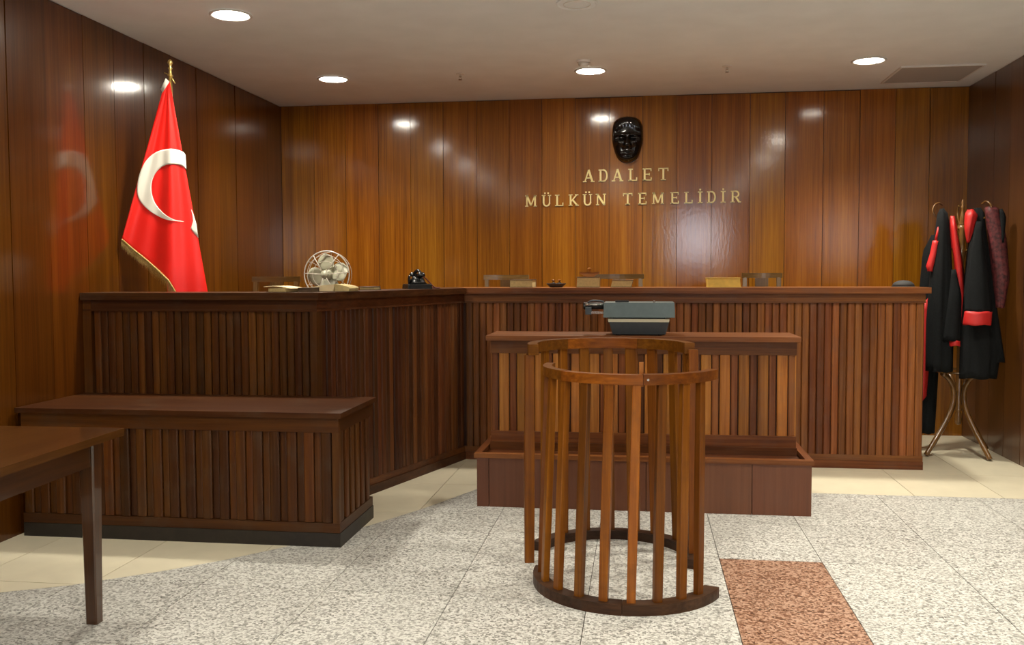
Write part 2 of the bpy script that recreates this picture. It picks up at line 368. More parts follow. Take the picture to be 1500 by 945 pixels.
downlight(1.585, 6.95, 'round ceiling downlight beside the square ceiling hatch, the faintest one', 'lamp_dim', 1.15)
downlight(1.50, 5.17, 'round ceiling downlight just above the frame on the right half', power=1.2)
downlight(-2.35, 3.40, 'round ceiling downlight over the left table in front of the flag', power=0.30)
downlight(-2.35, 1.60, 'round ceiling downlight on the left side, level with the camera', 'lamp', 0.25)
downlight(1.55, 3.40, 'round ceiling downlight on the right side in front of the dock', power=1.25)
downlight(-0.38, 1.60, 'round ceiling downlight in the middle column, level with the camera', power=1.55)
downlight(1.55, 0.6, 'added round fill downlight on the right side behind the camera', power=2.6)  # unseen lamp added to brighten the floor, ceiling and fronts
downlight(-0.38, -1.2, 'added round fill downlight in the middle column near the rear wall', power=2.8)  # added out of view so that more light bounces up to the ceiling
downlight(-2.35, -1.2, 'added round fill downlight in the rear left corner', power=2.0)  # added fill behind the camera, for the ceiling and the furniture fronts
downlight(1.55, -1.2, 'added round fill downlight above the frosted rear window', power=2.0)  # second added rear fill, same purpose; no known fitting here
t = thing('ceiling_speaker', 'round pale ceiling disc cut by the top edge, with thin ring', 'speaker', (-0.36, 5.25, H))
emit('body', lathe(B(), [(0.115, -0.001), (0.115, -0.006), (0.108, -0.011), (0.1, -0.008), (0.001, -0.008)], (-0.36, 5.25, H), 40), M['ceiling'], t, smooth=False)
emit('ring', ringtube(B(), (-0.36, 5.25, H - 0.010), 0.075, 0.003, 40, 6, 'z'), M['white'], t)
t = thing('smoke_detector', 'small white smoke detector beside the middle downlight', 'smoke detector', (-0.408, 6.66, H))
emit('base', lathe(B(), [(0.05, -0.0005), (0.05, -0.012), (0.046, -0.016)], (-0.408, 6.66, H), 24), M['white'], t)
emit('dome', lathe(B(), [(0.040, -0.016), (0.038, -0.032), (0.028, -0.042), (0.004, -0.044)], (-0.408, 6.66, H), 24), M['white'], t, smooth=True)
for x, y, lab in ((-1.351, 6.95, 'small sprinkler head on the ceiling left of the face mask'), (0.609, 6.99, 'small sprinkler head on the ceiling right of the face mask')):
    t = thing('sprinkler', lab, 'sprinkler', (x, y, H), 'ceiling sprinklers')
    emit('escutcheon', lathe(B(), [(0.034, -0.0005), (0.032, -0.006), (0.014, -0.008)], (x, y, H), 20), M['white'], t)
    bm = lathe(B(), [(0.009, -0.008), (0.009, -0.022), (0.005, -0.026)], (x, y, H), 10)
    emit('nozzle', bm, M['chrome'], t)
    bm = B(); tube(bm, [(x - 0.010, y, H - 0.02), (x - 0.011, y, H - 0.034), (x, y, H - 0.042)], 0.0022, 6); tube(bm, [(x + 0.010, y, H - 0.02), (x + 0.011, y, H - 0.034), (x, y, H - 0.042)], 0.0022, 6)
    emit('yoke', bm, M['chrome'], t)
    emit('deflector', lathe(B(), [(0.015, -0.042), (0.015, -0.0445)], (x, y, H), 16), M['chrome'], t)
t = thing('ceiling_hatch', 'square access hatch in the ceiling near the back right corner', 'hatch', (2.17, 7.47, H))
emit('panel', box(B(), 1.875, 2.435, 7.20, 7.76, H - 0.010, H - 0.0005), M['vent'], t)
bm = B()
for q in ((1.862, 2.448, 7.185, 7.20), (1.862, 2.448, 7.76, 7.775), (1.862, 1.875, 7.20, 7.76), (2.435, 2.448, 7.20, 7.76)): box(bm, *q, H - 0.013, H - 0.0005)
emit('frame', bm, M['white'], t)

# ------------------------------------------------------------------ judges' bench (counter)
def offs(pts, d):
    out = []; n = len(pts)
    nr = []
    for (x0, y0), (x1, y1) in zip(pts, pts[1:]):
        L = math.hypot(x1 - x0, y1 - y0); nr.append(((y1 - y0) / L, -(x1 - x0) / L))
    for i, p in enumerate(pts):
        if i == 0: nx, ny = nr[0]; k = 1
        elif i == n - 1: nx, ny = nr[-1]; k = 1
        else:
            nx, ny = nr[i - 1][0] + nr[i][0], nr[i - 1][1] + nr[i][1]; L = math.hypot(nx, ny); nx /= L; ny /= L
            k = 1 / (nx * nr[i][0] + ny * nr[i][1])
        out.append((p[0] + nx * d * k, p[1] + ny * d * k))
    return out
FR = [(-3.185, 4.98), (-1.79, 4.98), (-1.266, 6.605), (1.897, 6.605)]
jb = thing('judges_bench', 'long dark wooden court counter angled along the left and across the back', 'counter', (0, 6.9, 0))
def band(name, z0, z1, d0, d1, mats, bevel=0.003):
    a, b = offs(FR, d0), offs(FR, d1)
    for i in range(3):
        emit(name, prism(B(), [a[i], a[i + 1], b[i + 1], b[i]], z0, z1), mats[i], jb, bevel=bevel)
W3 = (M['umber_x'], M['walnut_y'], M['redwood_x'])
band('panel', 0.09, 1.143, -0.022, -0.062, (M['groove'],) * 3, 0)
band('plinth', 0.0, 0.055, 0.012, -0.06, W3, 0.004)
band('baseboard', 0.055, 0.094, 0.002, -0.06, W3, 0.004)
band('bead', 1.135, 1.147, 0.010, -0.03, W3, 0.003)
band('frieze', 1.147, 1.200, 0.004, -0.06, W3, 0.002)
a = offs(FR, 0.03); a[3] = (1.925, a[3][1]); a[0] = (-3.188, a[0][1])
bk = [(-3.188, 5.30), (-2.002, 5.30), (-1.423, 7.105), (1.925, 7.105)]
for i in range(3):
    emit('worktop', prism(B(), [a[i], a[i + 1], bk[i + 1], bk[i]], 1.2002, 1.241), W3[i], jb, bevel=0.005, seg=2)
emit('corner_post', box(B(), -3.186, -3.135, 4.972, 5.02, 0.09, 1.2), M['umber_z'], jb, bevel=0.004)
emit('end_panel', box(B(), 1.868, 1.896, 6.635, 7.08, 0, 1.2), M['walnut_z'], jb, bevel=0.003)
emit('end_panel', box(B(), -3.186, -3.16, 5.03, 5.29, 0, 1.2), M['umber_z'], jb, bevel=0.003)
def slat_me(name, wd, th, ht, m, rnd=0.35):
    h = wd / 2; e = wd * 0.13
    prof = [(-h, 0), (-h, -th * (1 - rnd)), (-h + e, -th * 0.93), (0, -th), (h - e, -th * 0.93), (h, -th * (1 - rnd)), (h, 0)]
    bm = prism(B(), prof, 0, ht); bmesh.ops.recalc_face_normals(bm, faces=bm.faces)
    me = bpy.data.meshes.new(name); bm.to_mesh(me); bm.free(); me.materials.append(m); return me
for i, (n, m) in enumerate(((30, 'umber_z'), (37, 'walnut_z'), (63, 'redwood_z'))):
    p, q = Vector((*FR[i], 0)), Vector((*FR[i + 1], 0))
    if i == 0: p.x += 0.055
    if i == 2: p.x += 0.01; q.x -= 0.005
    L = (q - p).length; d = (q - p) / L; ang = math.atan2(d.y, d.x); nrm = Vector((d.y, -d.x, 0)); pitch = L / n
    mes = [slat_me('slat', pitch * k, th, 1.143 - 0.094 - 0.008, M[m]) for k, th in ((0.93, 0.021), (0.89, 0.018), (0.95, 0.023))]
    for k in range(n):
        c = p + d * ((k + 0.5) * pitch) + nrm * (-0.022)
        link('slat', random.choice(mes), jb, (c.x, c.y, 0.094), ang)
emit('corner_post', prism(B(), [(-1.826, 4.974), (-1.788, 4.974), (-1.773, 5.018), (-1.80, 5.03)], 0.094, 1.135), M['umber_z'], jb, bevel=0.004)

# the lower writing desk behind the ledge
emit('inner_desk', prism(B(), [(-2.55, 5.312), (-2.012, 5.312), (-1.436, 7.10), (-1.97, 7.10), (-2.55, 5.75)], 1.085, 1.11), M['walnut_y'], jb, bevel=0.003)
for p, q in (((-2.03, 5.36), (-1.48, 7.06)),):
    emit('desk_support', prism(B(), [(p[0], p[1]), (q[0], q[1]), (q[0] - 0.03, q[1]), (p[0] - 0.03, p[1])], 0.4202, 1.0848), M['walnut_z'], jb)
# raised floor behind the counter
ip = [(-3.188, 5.31), (-2.01, 5.31), (-1.43, 7.115), (1.86, 7.115), (1.86, 8.028), (-3.188, 8.028)]
ds = emit('trim_1', prism(B(), ip, 0.0, 0.42), M['walnut_x']); struct(ds)

# ------------------------------------------------------------------ box bench at the left
tb = thing('box_bench', 'low dark wooden box bench with ribbed front standing against left wall', 'bench', (-2.31, 4.62, 0))
x0, x1, y0, y1, zt = -3.155, -1.464, 4.362, 4.93, 0.666
emit('top', box(B(), x0 - 0.02, x1 + 0.018, y0 - 0.02, 4.955, zt - 0.026, zt), M['umber_x'], tb, bevel=0.009, seg=3)
emit('body', box(B(), x0 + 0.02, x1 - 0.02, y0 + 0.02, y1, 0.11, zt - 0.026), M['groove'], tb)
emit('frieze', box(B(), x0, x1, y0, y0 + 0.022, 0.567, zt - 0.027), M['umber_x'], tb, bevel=0.002)
emit('frieze', box(B(), x1 - 0.022, x1, y0 + 0.023, y1, 0.567, zt - 0.027), M['umber_y'], tb, bevel=0.002)
emit('baseboard', box(B(), x0, x1, y0, y0 + 0.022, 0.070, 0.118), M['umber_x'], tb, bevel=0.003)
emit('baseboard', box(B(), x1 - 0.022, x1, y0 + 0.023, y1, 0.070, 0.118), M['umber_y'], tb, bevel=0.003)
emit('plinth', box(B(), x0 + 0.002, x1 + 0.004, y0 - 0.004, y1, 0.0, 0.069), M['plinth'], tb, bevel=0.003)
emit('corner_post', box(B(), x1 - 0.034, x1 - 0.001, y0 + 0.001, y0 + 0.03, 0.118, 0.567), M['umber_z'], tb, bevel=0.003)
big = slat_me('slat', 0.050, 0.019, 0.446, M['umber_z'], 0.3); sml = slat_me('slat', 0.033, 0.008, 0.446, M['umber_z'], 0.3)
k = x0 + 0.03
while k < x1 - 0.05:
    link('slat', big, tb, (k, y0 + 0.0205, 0.12)); link('slat', sml, tb, (k + 0.0445, y0 + 0.0205, 0.12)); k += 0.0885
k = y0 + 0.055
while k < y1 - 0.04:
    link('slat', big, tb, (x1 - 0.0205, k, 0.12), PI / 2); link('slat', sml, tb, (x1 - 0.0205, k + 0.0445, 0.12), PI / 2); k += 0.0885

# ------------------------------------------------------------------ step platform and clerk's desk
sp = thing('step_platform', 'low brown step platform in front of the clerk desk', 'platform', (0, 5.6, 0))
emit('top', box(B(), -0.93, 0.925, 5.270, 5.99, 0.262, 0.281), M['walnut_x'], sp)
emit('body', box(B(), -0.915, 0.910, 5.2695, 5.97, 0.004, 0.2615), M['groove'], sp)
for a, b in ((-0.938, -0.868), (-0.867, -0.292), (-0.291, 0.029), (0.030, 0.611), (0.612, 0.932)):
    emit('front_board', box(B(), a + 0.0012, b - 0.0012, 5.25, 5.268, 0.0, 0.284), M['laminate'], sp, bevel=0.0015)
for s in (-0.938, 0.914): emit('side_board', box(B(), s, s + 0.018, 5.27, 5.98, 0.0, 0.284), M['laminate'], sp)
emit('lip', box(B(), -0.951, 0.942, 5.238, 5.285, 0.2845, 0.310), M['redwood_x'], sp, bevel=0.004)
for s in (-0.951, 0.902): emit('lip', box(B(), s, s + 0.040, 5.286, 5.98, 0.2845, 0.310), M['redwood_y'], sp, bevel=0.004)
cd = thing('clerk_desk', 'wooden clerk desk with ribbed front standing on the low step platform', 'desk', (0, 5.75, 0.2815))
a, b, f, r = -0.898, 0.889, 5.53, 5.90
emit('top', box(B(), -0.925, 0.909, 5.505, 5.935, 0.943, 0.972), M['redwood_x'], cd, bevel=0.010, seg=3)
emit('body', box(B(), a + 0.02, b - 0.02, f + 0.022, r, 0.2815, 0.943), M['groove'], cd)
emit('frieze', box(B(), a, b, f, f + 0.022, 0.866, 0.942), M['redwood_x'], cd, bevel=0.002)
emit('baseboard', box(B(), a, b, f - 0.004, f + 0.022, 0.330, 0.394), M['redwood_x'], cd, bevel=0.003)
emit('plinth', box(B(), a - 0.004, b + 0.004, f - 0.014, f + 0.022, 0.2815, 0.329), M['walnut_x'], cd, bevel=0.003)
for s in (a, b - 0.022): emit('side_panel', box(B(), s, s + 0.022, f + 0.0225, r, 0.2815, 0.942), M['desk_z'], cd)
big = slat_me('slat', 0.058, 0.021, 0.470, M['desk_z'], 0.25); sml = slat_me('slat', 0.038, 0.010, 0.470, M['redwood_z'], 0.25)
k = a + 0.028
n = 16; pitch = (b - a - 0.05) / n
link('slat', sml, cd, (a + 0.022, f + 0.0225, 0.395))
for i in range(n):
    link('slat', big, cd, (a + 0.025 + (i + 0.5) * pitch, f + 0.0225, 0.395)); link('slat', sml, cd, (a + 0.025 + (i + 1.0) * pitch, f + 0.0225, 0.395))

# ------------------------------------------------------------------ the dock: two curved railings
def arc_prism(c, r0, r1, a0, a1, z0, z1, n=16):
    pts = []
    for i in range(n + 1):
        t = math.radians(a0 + (a1 - a0) * i / n); pts.append((c[0] + r1 * math.sin(t), c[1] + r1 * math.cos(t)))
    for i in range(n, -1, -1):
        t = math.radians(a0 + (a1 - a0) * i / n); pts.append((c[0] + r0 * math.sin(t), c[1] + r0 * math.cos(t)))
    bm = B(); n_ = len(pts); m = n + 1
    A = [bm.verts.new((x, y, z0)) for x, y in pts]; Z = [bm.verts.new((x, y, z1)) for x, y in pts]
    for i in range(n_): bm.faces.new((A[i], A[(i + 1) % n_], Z[(i + 1) % n_], Z[i]))
    for i in range(n):
        j = n_ - 1 - i
        bm.faces.new((A[i], A[j], A[j - 1], A[i + 1])); bm.faces.new((Z[i], Z[i + 1], Z[j - 1], Z[j]))
    return bm
def baluster(p0, p1, ang, wd, th, m, parent, name='baluster', swell=0.0):
    p0, p1 = Vector(p0), Vector(p1); t = math.radians(ang)
    rad = Vector((math.sin(t), math.cos(t), 0)); tan = Vector((math.cos(t), -math.sin(t), 0)); rings = []
    for k in range(7):
        s = k / 6; c = p0.lerp(p1, s) + rad * (swell * math.sin(PI * s)); q = 1 + 0.08 * math.sin(PI * s)
        rings.append([c + tan * (wd / 2 * q * a) + rad * (th / 2 * q * b) for a, b in ((-1, -0.85), (-0.85, -1), (0.85, -1), (1, -0.85), (1, 0.85), (0.85, 1), (-0.85, 1), (-1, 0.85))])
    return emit(name, loft(B(), rings), m, parent)
# front half (angles measured from +Y, clockwise seen from above)
cf = (-0.058, 4.02)
fd = thing('dock_railing', 'front half of curved wooden dock railing with slim balusters, lower rail', 'railing', (cf[0], cf[1] - 0.3, 0), 'halves of the round dock')
toF = lambda a: 180 - a                                          # a: 0 = towards the camera, positive = right
emit('base_ring', arc_prism(cf, 0.345, 0.408, toF(-97), toF(-2), 0.0, 0.044), M['darkfoot_x'], fd, bevel=0.004)
emit('base_ring', arc_prism(cf, 0.345, 0.408, toF(-1.8), toF(69), 0.0, 0.044), M['darkfoot_x'], fd, bevel=0.004)
ct = (-0.045, 4.02)
emit('rail', arc_prism(ct, 0.338, 0.376, toF(-102), toF(-48), 0.908, 0.948), M['oak_x'], fd, bevel=0.005)
emit('rail', arc_prism(ct, 0.338, 0.376, toF(-47.8), toF(8), 0.906, 0.946), M['oak_x'], fd, bevel=0.005)
emit('rail', arc_prism(ct, 0.338, 0.378, toF(8.2), toF(71), 0.906, 0.947), M['oak_x'], fd, bevel=0.004)
t = math.radians(toF(8)); px, py = ct[0] + 0.334 * math.sin(t), ct[1] + 0.334 * math.cos(t)
emit('latch', prism(B(), [(px - 0.009, py - 0.004), (px + 0.008, py - 0.004), (px + 0.008, py + 0.008), (px - 0.009, py + 0.008)], 0.895, 0.992), M['desk_z'], fd, bevel=0.002)
for q in (11.0,):
    t = math.radians(toF(q)); emit('screw', lathe(B(), [(0.005, -0.0), (0.004, 0.0015)], (ct[0] + 0.3778 * math.sin(t), ct[1] + 0.3778 * math.cos(t) - 0.001, 0.927), 8, 'y'), M['chrome'], fd)
for ang, sh in ((-85.5, 0.0), (-66, 0.008), (-48, 0.006), (-30, 0.006), (-13.5, 0.010), (3.3, 0.012), (19.5, 0.010), (36, 0.010), (51, 0.006)):
    a = toF(ang); t = math.radians(a)
    p0 = (cf[0] + 0.374 * math.sin(t), cf[1] + 0.374 * math.cos(t), 0.0442); t2 = math.radians(a - 0.6)
    p1 = (ct[0] + 0.357 * math.sin(t2) + sh * 0.3, ct[1] + 0.357 * math.cos(t2), 0.9058)
    baluster(p0, p1, a, 0.035, 0.027, M['oak_z'], fd)
# rear half
cr = (-0.127, 4.325)
rd = thing('dock_railing', 'rear half of curved wooden dock railing with flat balusters and corner posts', 'railing', (cr[0], cr[1] + 0.2, 0), 'halves of the round dock')
emit('base_ring', arc_prism(cr, 0.348, 0.408, -74, 12, 0.0, 0.044), M['darkfoot_x'], rd, bevel=0.004)
emit('base_ring', arc_prism(cr, 0.348, 0.408, 12.2, 104, 0.0, 0.044), M['darkfoot_x'], rd, bevel=0.004)
cq = (-0.141, 4.345)
for a0, a1 in ((-108, -40), (-39.8, 20.5), (20.7, 84)):
    emit('rail', arc_prism(cq, 0.342, 0.388, a0, a1, 0.968, 1.018), M['oak_x'], rd, bevel=0.005)
for ang in (-63, -42.5, -23.5, -4, 14.5, 32, 53, 75):
    t = math.radians(ang)
    p0 = (cr[0] + 0.378 * math.sin(t), cr[1] + 0.378 * math.cos(t), 0.0442)
    p1 = (cq[0] + 0.364 * math.sin(t), cq[1] + 0.364 * math.cos(t), 0.9678)
    baluster(p0, p1, ang, 0.058 if ang == 14.5 else 0.046, 0.022, M['oak_z'], rd)
baluster((-0.513, 4.25, 0.0), (-0.512, 4.262, 0.966), -102, 0.036, 0.044, M['oak_z'], rd, 'post')
baluster((0.243, 4.345, 0.0442), (0.236, 4.345, 0.99), 90, 0.034, 0.042, M['oak_z'], rd, 'post')

# ------------------------------------------------------------------ table at the left edge
ta = thing('table', 'dark polished wooden table cut off by the left edge of the photo', 'table', (-2.6, 2.7, 0))
emit('tabletop', prism(B(), [(-3.12, 1.9), (-1.92, 1.9), (-1.982, 3.343), (-3.12, 3.330)], 0.722, 0.75), M['table_y'], ta, bevel=0.011, seg=4)
for px, py in ((-2.118, 3.255), (-3.08, 3.245), (-2.05, 1.96), (-3.08, 1.96)):
    rings = []
    for z, s in ((0.0, 0.023), (0.30, 0.026), (0.62, 0.031), (0.7238, 0.032)):
        cx, cy = px + 0.028, py + 0.028
        rings.append([(cx + s * q, cy + s * u, z) for q, u in ((-1, -0.8), (-0.8, -1), (0.8, -1), (1, -0.8), (1, 0.8), (0.8, 1), (-0.8, 1), (-1, 0.8))])
    emit('leg', loft(B(), rings), M['table_z'], ta)
emit('apron', prism(B(), [(-2.035, 2.03), (-2.012, 2.03), (-2.068, 3.25), (-2.091, 3.25)], 0.615, 0.7235), M['table_y'], ta, bevel=0.003)
emit('apron', box(B(), -3.01, -2.125, 3.262, 3.284, 0.615, 0.7235), M['table_x'], ta, bevel=0.003)
emit('apron', box(B(), -3.01, -2.06, 1.975, 1.997, 0.615, 0.7235), M['table_x'], ta, bevel=0.003)
emit('apron', box(B(), -3.065, -3.043, 2.03, 3.24, 0.615, 0.7235), M['table_y'], ta, bevel=0.003)

# ------------------------------------------------------------------ flag
FY = 5.40
def flagY(x): return 5.355 + 0.085 * (x + 3.19) / 0.57
def fold(x, z):
    s = max(0.0, min(1.0, (2.52 - z) / 1.2)); uu = (x - (-2.862 - 0.29 * s)) / max(0.03, 0.57 * s)
    return s * (0.020 * math.sin(uu * 7.5 + 0.6) + 0.009 * math.sin(uu * 17 + 1.2 + 2 * s) + 0.022 * abs(uu - 0.62) * (1 if uu > 0.62 else 0.3))
def onflag(x, z, d=0.0):
    y = flagY(x) + fold(x, z) + d; k = y / FY
    return (x * k, y, EYE + (z - EYE) * k)
fs = thing('flag', 'red flag with white crescent and star, gold fringe, hanging on brass-topped pole', 'flag', (-2.865, 5.50, 0.42))
hem = [(-3.188, 1.56), (-3.116, 1.50), (-3.028, 1.432), (-2.948, 1.364), (-2.886, 1.305), (-2.848, 1.245), (-2.835, 1.22), (-2.825, 1.169), (-2.746, 1.165), (-2.675, 1.165), (-2.618, 1.165)]
hl = [0]
for p, q in zip(hem, hem[1:]): hl.append(hl[-1] + math.hypot(q[0] - p[0], q[1] - p[1]))
NU, NV = 64, 40; rows = []
for j in range(NV + 1):
    v = j / NV; row = []
    for i in range(NU + 1):
        u = i / NU * hl[-1]; k = max(n for n in range(len(hl)) if hl[n] <= u + 1e-9); k = min(k, len(hem) - 2); s = (u - hl[k]) / (hl[k + 1] - hl[k])
        bx = hem[k][0] + (hem[k + 1][0] - hem[k][0]) * s; bz = hem[k][1] + (hem[k + 1][1] - hem[k][1]) * s
        ax = -2.879 + 0.031 * i / NU; az = 2.516
        row.append(onflag(ax + (bx - ax) * v, az + (bz - az) * v))
    rows.append(row)
bm = loft(B(), rows, False, False)
cl = emit('cloth', bm, M['flag_red'], fs, smooth=True)
sm = cl.modifiers.new('thickness', 'SOLIDIFY'); sm.thickness = 0.002; sm.offset = 1
def strip(name, A, Bp, m, d, sub=10):
    rows = []
    for k in range(sub + 1):
        rows.append([onflag(a[0] + (b[0] - a[0]) * k / sub, a[1] + (b[1] - a[1]) * k / sub, d) for a, b in zip(A, Bp)])
    o = emit(name, loft(B(), rows, False, False), m, fs, smooth=True)
    mo = o.modifiers.new('thickness', 'SOLIDIFY'); mo.thickness = 0.001; mo.offset = 0
    return o
OUT = [(-2.756, 2.072), (-2.778, 2.095), (-2.849, 2.112), (-2.939, 2.097), (-3.012, 2.045), (-3.059, 1.962), (-3.076, 1.879), (-3.067, 1.812), (-3.019, 1.752), (-2.949, 1.706), (-2.877, 1.678), (-2.776, 1.667)]
INN = [(-2.752, 1.985), (-2.78, 2.007), (-2.843, 2.019), (-2.905, 2.006), (-2.951, 1.969), (-2.979, 1.911), (-2.981, 1.844), (-2.956, 1.776), (-2.903, 1.717), (-2.85, 1.686), (-2.815, 1.676), (-2.776, 1.669)]
sm2 = lambda L: [(p.x, p.y) for p in smoothpath([(x, z, 0) for x, z in L], 5)]
strip('crescent', sm2(OUT), sm2(INN), M['flag_white'], -0.0045)
# the half of the star that shows at the fold: fan of strips towards its centre
for A in ([(-2.728, 1.745), (-2.714, 1.718), (-2.703, 1.681), (-2.694, 1.648), (-2.690, 1.61), (-2.684, 1.567)],):
    strip('star', A, [(-2.7275, 1.743), (-2.719, 1.70), (-2.716, 1.672), (-2.728, 1.636), (-2.733, 1.627), (-2.686, 1.569)], M['flag_white'], -0.0045, 4)
strip('hoist_sleeve', [(-2.873, 2.54), (-2.908, 2.475)], [(-2.850, 2.516), (-2.896, 2.452)], M['flag_white'], -0.0045, 3)
# fringe
bm = B(); rnd = random.Random(3); hp = hem[:8]
L = [0]
for p, q in zip(hp, hp[1:]): L.append(L[-1] + math.hypot(q[0] - p[0], q[1] - p[1]))
def hemat(u):
    k = min(max(n for n in range(len(L)) if L[n] <= u + 1e-9), len(hp) - 2); s = (u - L[k]) / (L[k + 1] - L[k])
    return (hp[k][0] + (hp[k + 1][0] - hp[k][0]) * s, hp[k][1] + (hp[k + 1][1] - hp[k][1]) * s)
NF = 110
for i in range(NF):
    u0, u1 = L[-1] * i / NF, L[-1] * (i + 0.86) / NF; p, q = hemat(u0), hemat(u1); ln = rnd.uniform(0.042, 0.062)
    for d in (-0.003, 0.003):
        a = bm.verts.new(onflag(p[0], p[1] + 0.006, d)); b = bm.verts.new(onflag(q[0], q[1] + 0.006, d))
        c = bm.verts.new(onflag(q[0] - 0.008, q[1] - ln, d * 2)); e = bm.verts.new(onflag(p[0] - 0.004, p[1] - ln, d * 2)); bm.faces.new((a, b, c, e))
emit('fringe', bm, M['fringe'], fs)
tube_b = B(); tube(tube_b, [onflag(p[0], p[1] + 0.004, -0.003) for p in [hemat(L[-1] * i / 40) for i in range(41)]], 0.006, 6)
emit('braid', tube_b, M['fringe'], fs, smooth=True)
rows = []
for j in range(11):
    v = j / 10; rows.append([((-2.955 + 0.02 * v + i / 12 * 0.14), 5.49 + 0.012 * math.sin(i * 1.3), 1.46 - 0.36 * v) for i in range(13)])
o = emit('back_fold', loft(B(), rows, False, False), M['flag_red'], fs, smooth=True); o.modifiers.new('thickness', 'SOLIDIFY').thickness = 0.002
px, py = -2.872, 5.455
emit('pole', tube(B(), [(px, py, 0.44), (px, py, 2.565)], 0.011, 12), M['brass'], fs, smooth=True)
emit('pole_base', lathe(B(), [(0.15, 0), (0.15, 0.02), (0.06, 0.05), (0.025, 0.09), (0.02, 0.16)], (px, py, 0.42), 28), M['brass'], fs, smooth=True)
emit('finial', lathe(B(), [(0.010, 0), (0.018, 0.004), (0.010, 0.012), (0.008, 0.04), (0.014, 0.05), (0.006, 0.06), (0.010, 0.07), (0.017, 0.083), (0.010, 0.098), (0.003, 0.103)], (px, py, 2.56), 16), M['brass'], fs, smooth=True)
bm = B(); tube(bm, [(px - 0.034, py - 0.01, 2.582), (px, py, 2.565), (px + 0.036, py - 0.012, 2.515)], 0.004, 6)
emit('cross_bar', bm, M['brass'], fs, smooth=True)

# ------------------------------------------------------------------ wall mask
def mask():
    cx, cz = -0.122, 2.472; hw, hh = 0.130, 0.197; NX, NZ = 56, 80
    G = lambda x, z, x0, z0, sx, sz: math.exp(-((x - x0) / sx) ** 2 - ((z - z0) / sz) ** 2)
    def half(z):                                            # outline half width at height z (-1..1), head broad above, chin narrow
        if z > 0.0: return (1 - max(0, z) ** 4.6) ** 0.5
        return (1 - 0.42 * (-z) ** 1.35) * (1 - (-z) ** 7) ** 0.5
    def depth(x, z, e):
        d = 0.078 * (1 - e ** 2.6) ** 0.55 if e < 1 else 0
        
        d += 0.042 * math.exp(-(abs(x) / (0.16 + 0.10 * max(0, -z - 0.0) * 2)) ** 2) * (1 / (1 + math.exp(-(0.16 - z) * 16))) * (1 / (1 + math.exp((-0.36 - z) * 26))) * (0.45 + 0.9 * max(0, min(1, (0.2 - z) / 0.5)))
        for s in (-1, 1):
            d += 0.020 * G(x, z, s * 0.36, 0.17, 0.30, 0.060)          # brow ridge
            d -= 0.028 * G(x, z, s * 0.34, 0.045, 0.17, 0.075)         # eye socket
            d += 0.013 * G(x, z, s * 0.34, 0.035, 0.095, 0.036)        # eyeball and lids
            d += 0.022 * G(x, z, s * 0.50, -0.16, 0.20, 0.13)          # cheekbone
            d += 0.008 * G(x, z, s * 0.145, -0.31, 0.070, 0.045)       # nostril wing
            d -= 0.008 * G(x, z, s * 0.33, -0.40, 0.10, 0.16)          # fold beside the mouth
            d += 0.006 * G(x, z, s * 0.10, 0.19, 0.05, 0.07)           # frown
        d += 0.010 * G(x, z, 0, -0.50, 0.26, 0.05) - 0.014 * G(x, z, 0, -0.565, 0.27, 0.022) + 0.012 * G(x, z, 0, -0.625, 0.20, 0.045)
        d -= 0.008 * G(x, z, 0, -0.71, 0.22, 0.04) + 0 ; d += 0.026 * G(x, z, 0, -0.84, 0.24, 0.11)
        hl = 0.52 + 0.07 * math.cos(x * 4.2) - 0.16 * abs(x) ** 2.2      # hair line
        k = 1 / (1 + math.exp(-(z - hl) * 22)); side = 1 / (1 + math.exp(-(abs(x) - 0.80) * 30)) / (1 + math.exp(-(z - 0.1) * 12))
        k = max(k, side)
        d += k * (0.006 + 0.0012 * math.sin(x * 30 + z * 9)) * (1 if e < 0.97 else 0)
        
        return max(0.004, d)
    rows = []
    for j in range(NZ + 1):
        z = -1 + 2 * j / NZ; h = max(half(z), 0.02); row = []
        for i in range(NX + 1):
            s = -1 + 2 * i / NX; x = s * h
            e = max(abs(s), abs(z)) if abs(z) > 0.985 else min(1.0, (abs(s) ** 3.0 + abs(z) ** 9) ** (1 / 3.0))
            row.append((cx + x * hw * 1.0, YB - 0.002 - depth(x, z, min(e, 0.9999)), cz + z * hh))
        rows.append(row)
    bm = loft(B(), rows, False, False)
    # close the rim back to the wall
    bm.edges.ensure_lookup_table()
    be = [e for e in bm.edges if len(e.link_faces) == 1]
    r = bmesh.ops.extrude_edge_only(bm, edges=be); vs = [v for v in r['geom'] if isinstance(v, bmesh.types.BMVert)]
    for v in vs: v.co.y = YB - 0.001
    o = emit('face_mask', bm, M['bronze'], None, smooth=True)
    return tag(o, 'black glossy sculpted mask of a stern man mounted above the brass letters', 'mask')
mask()

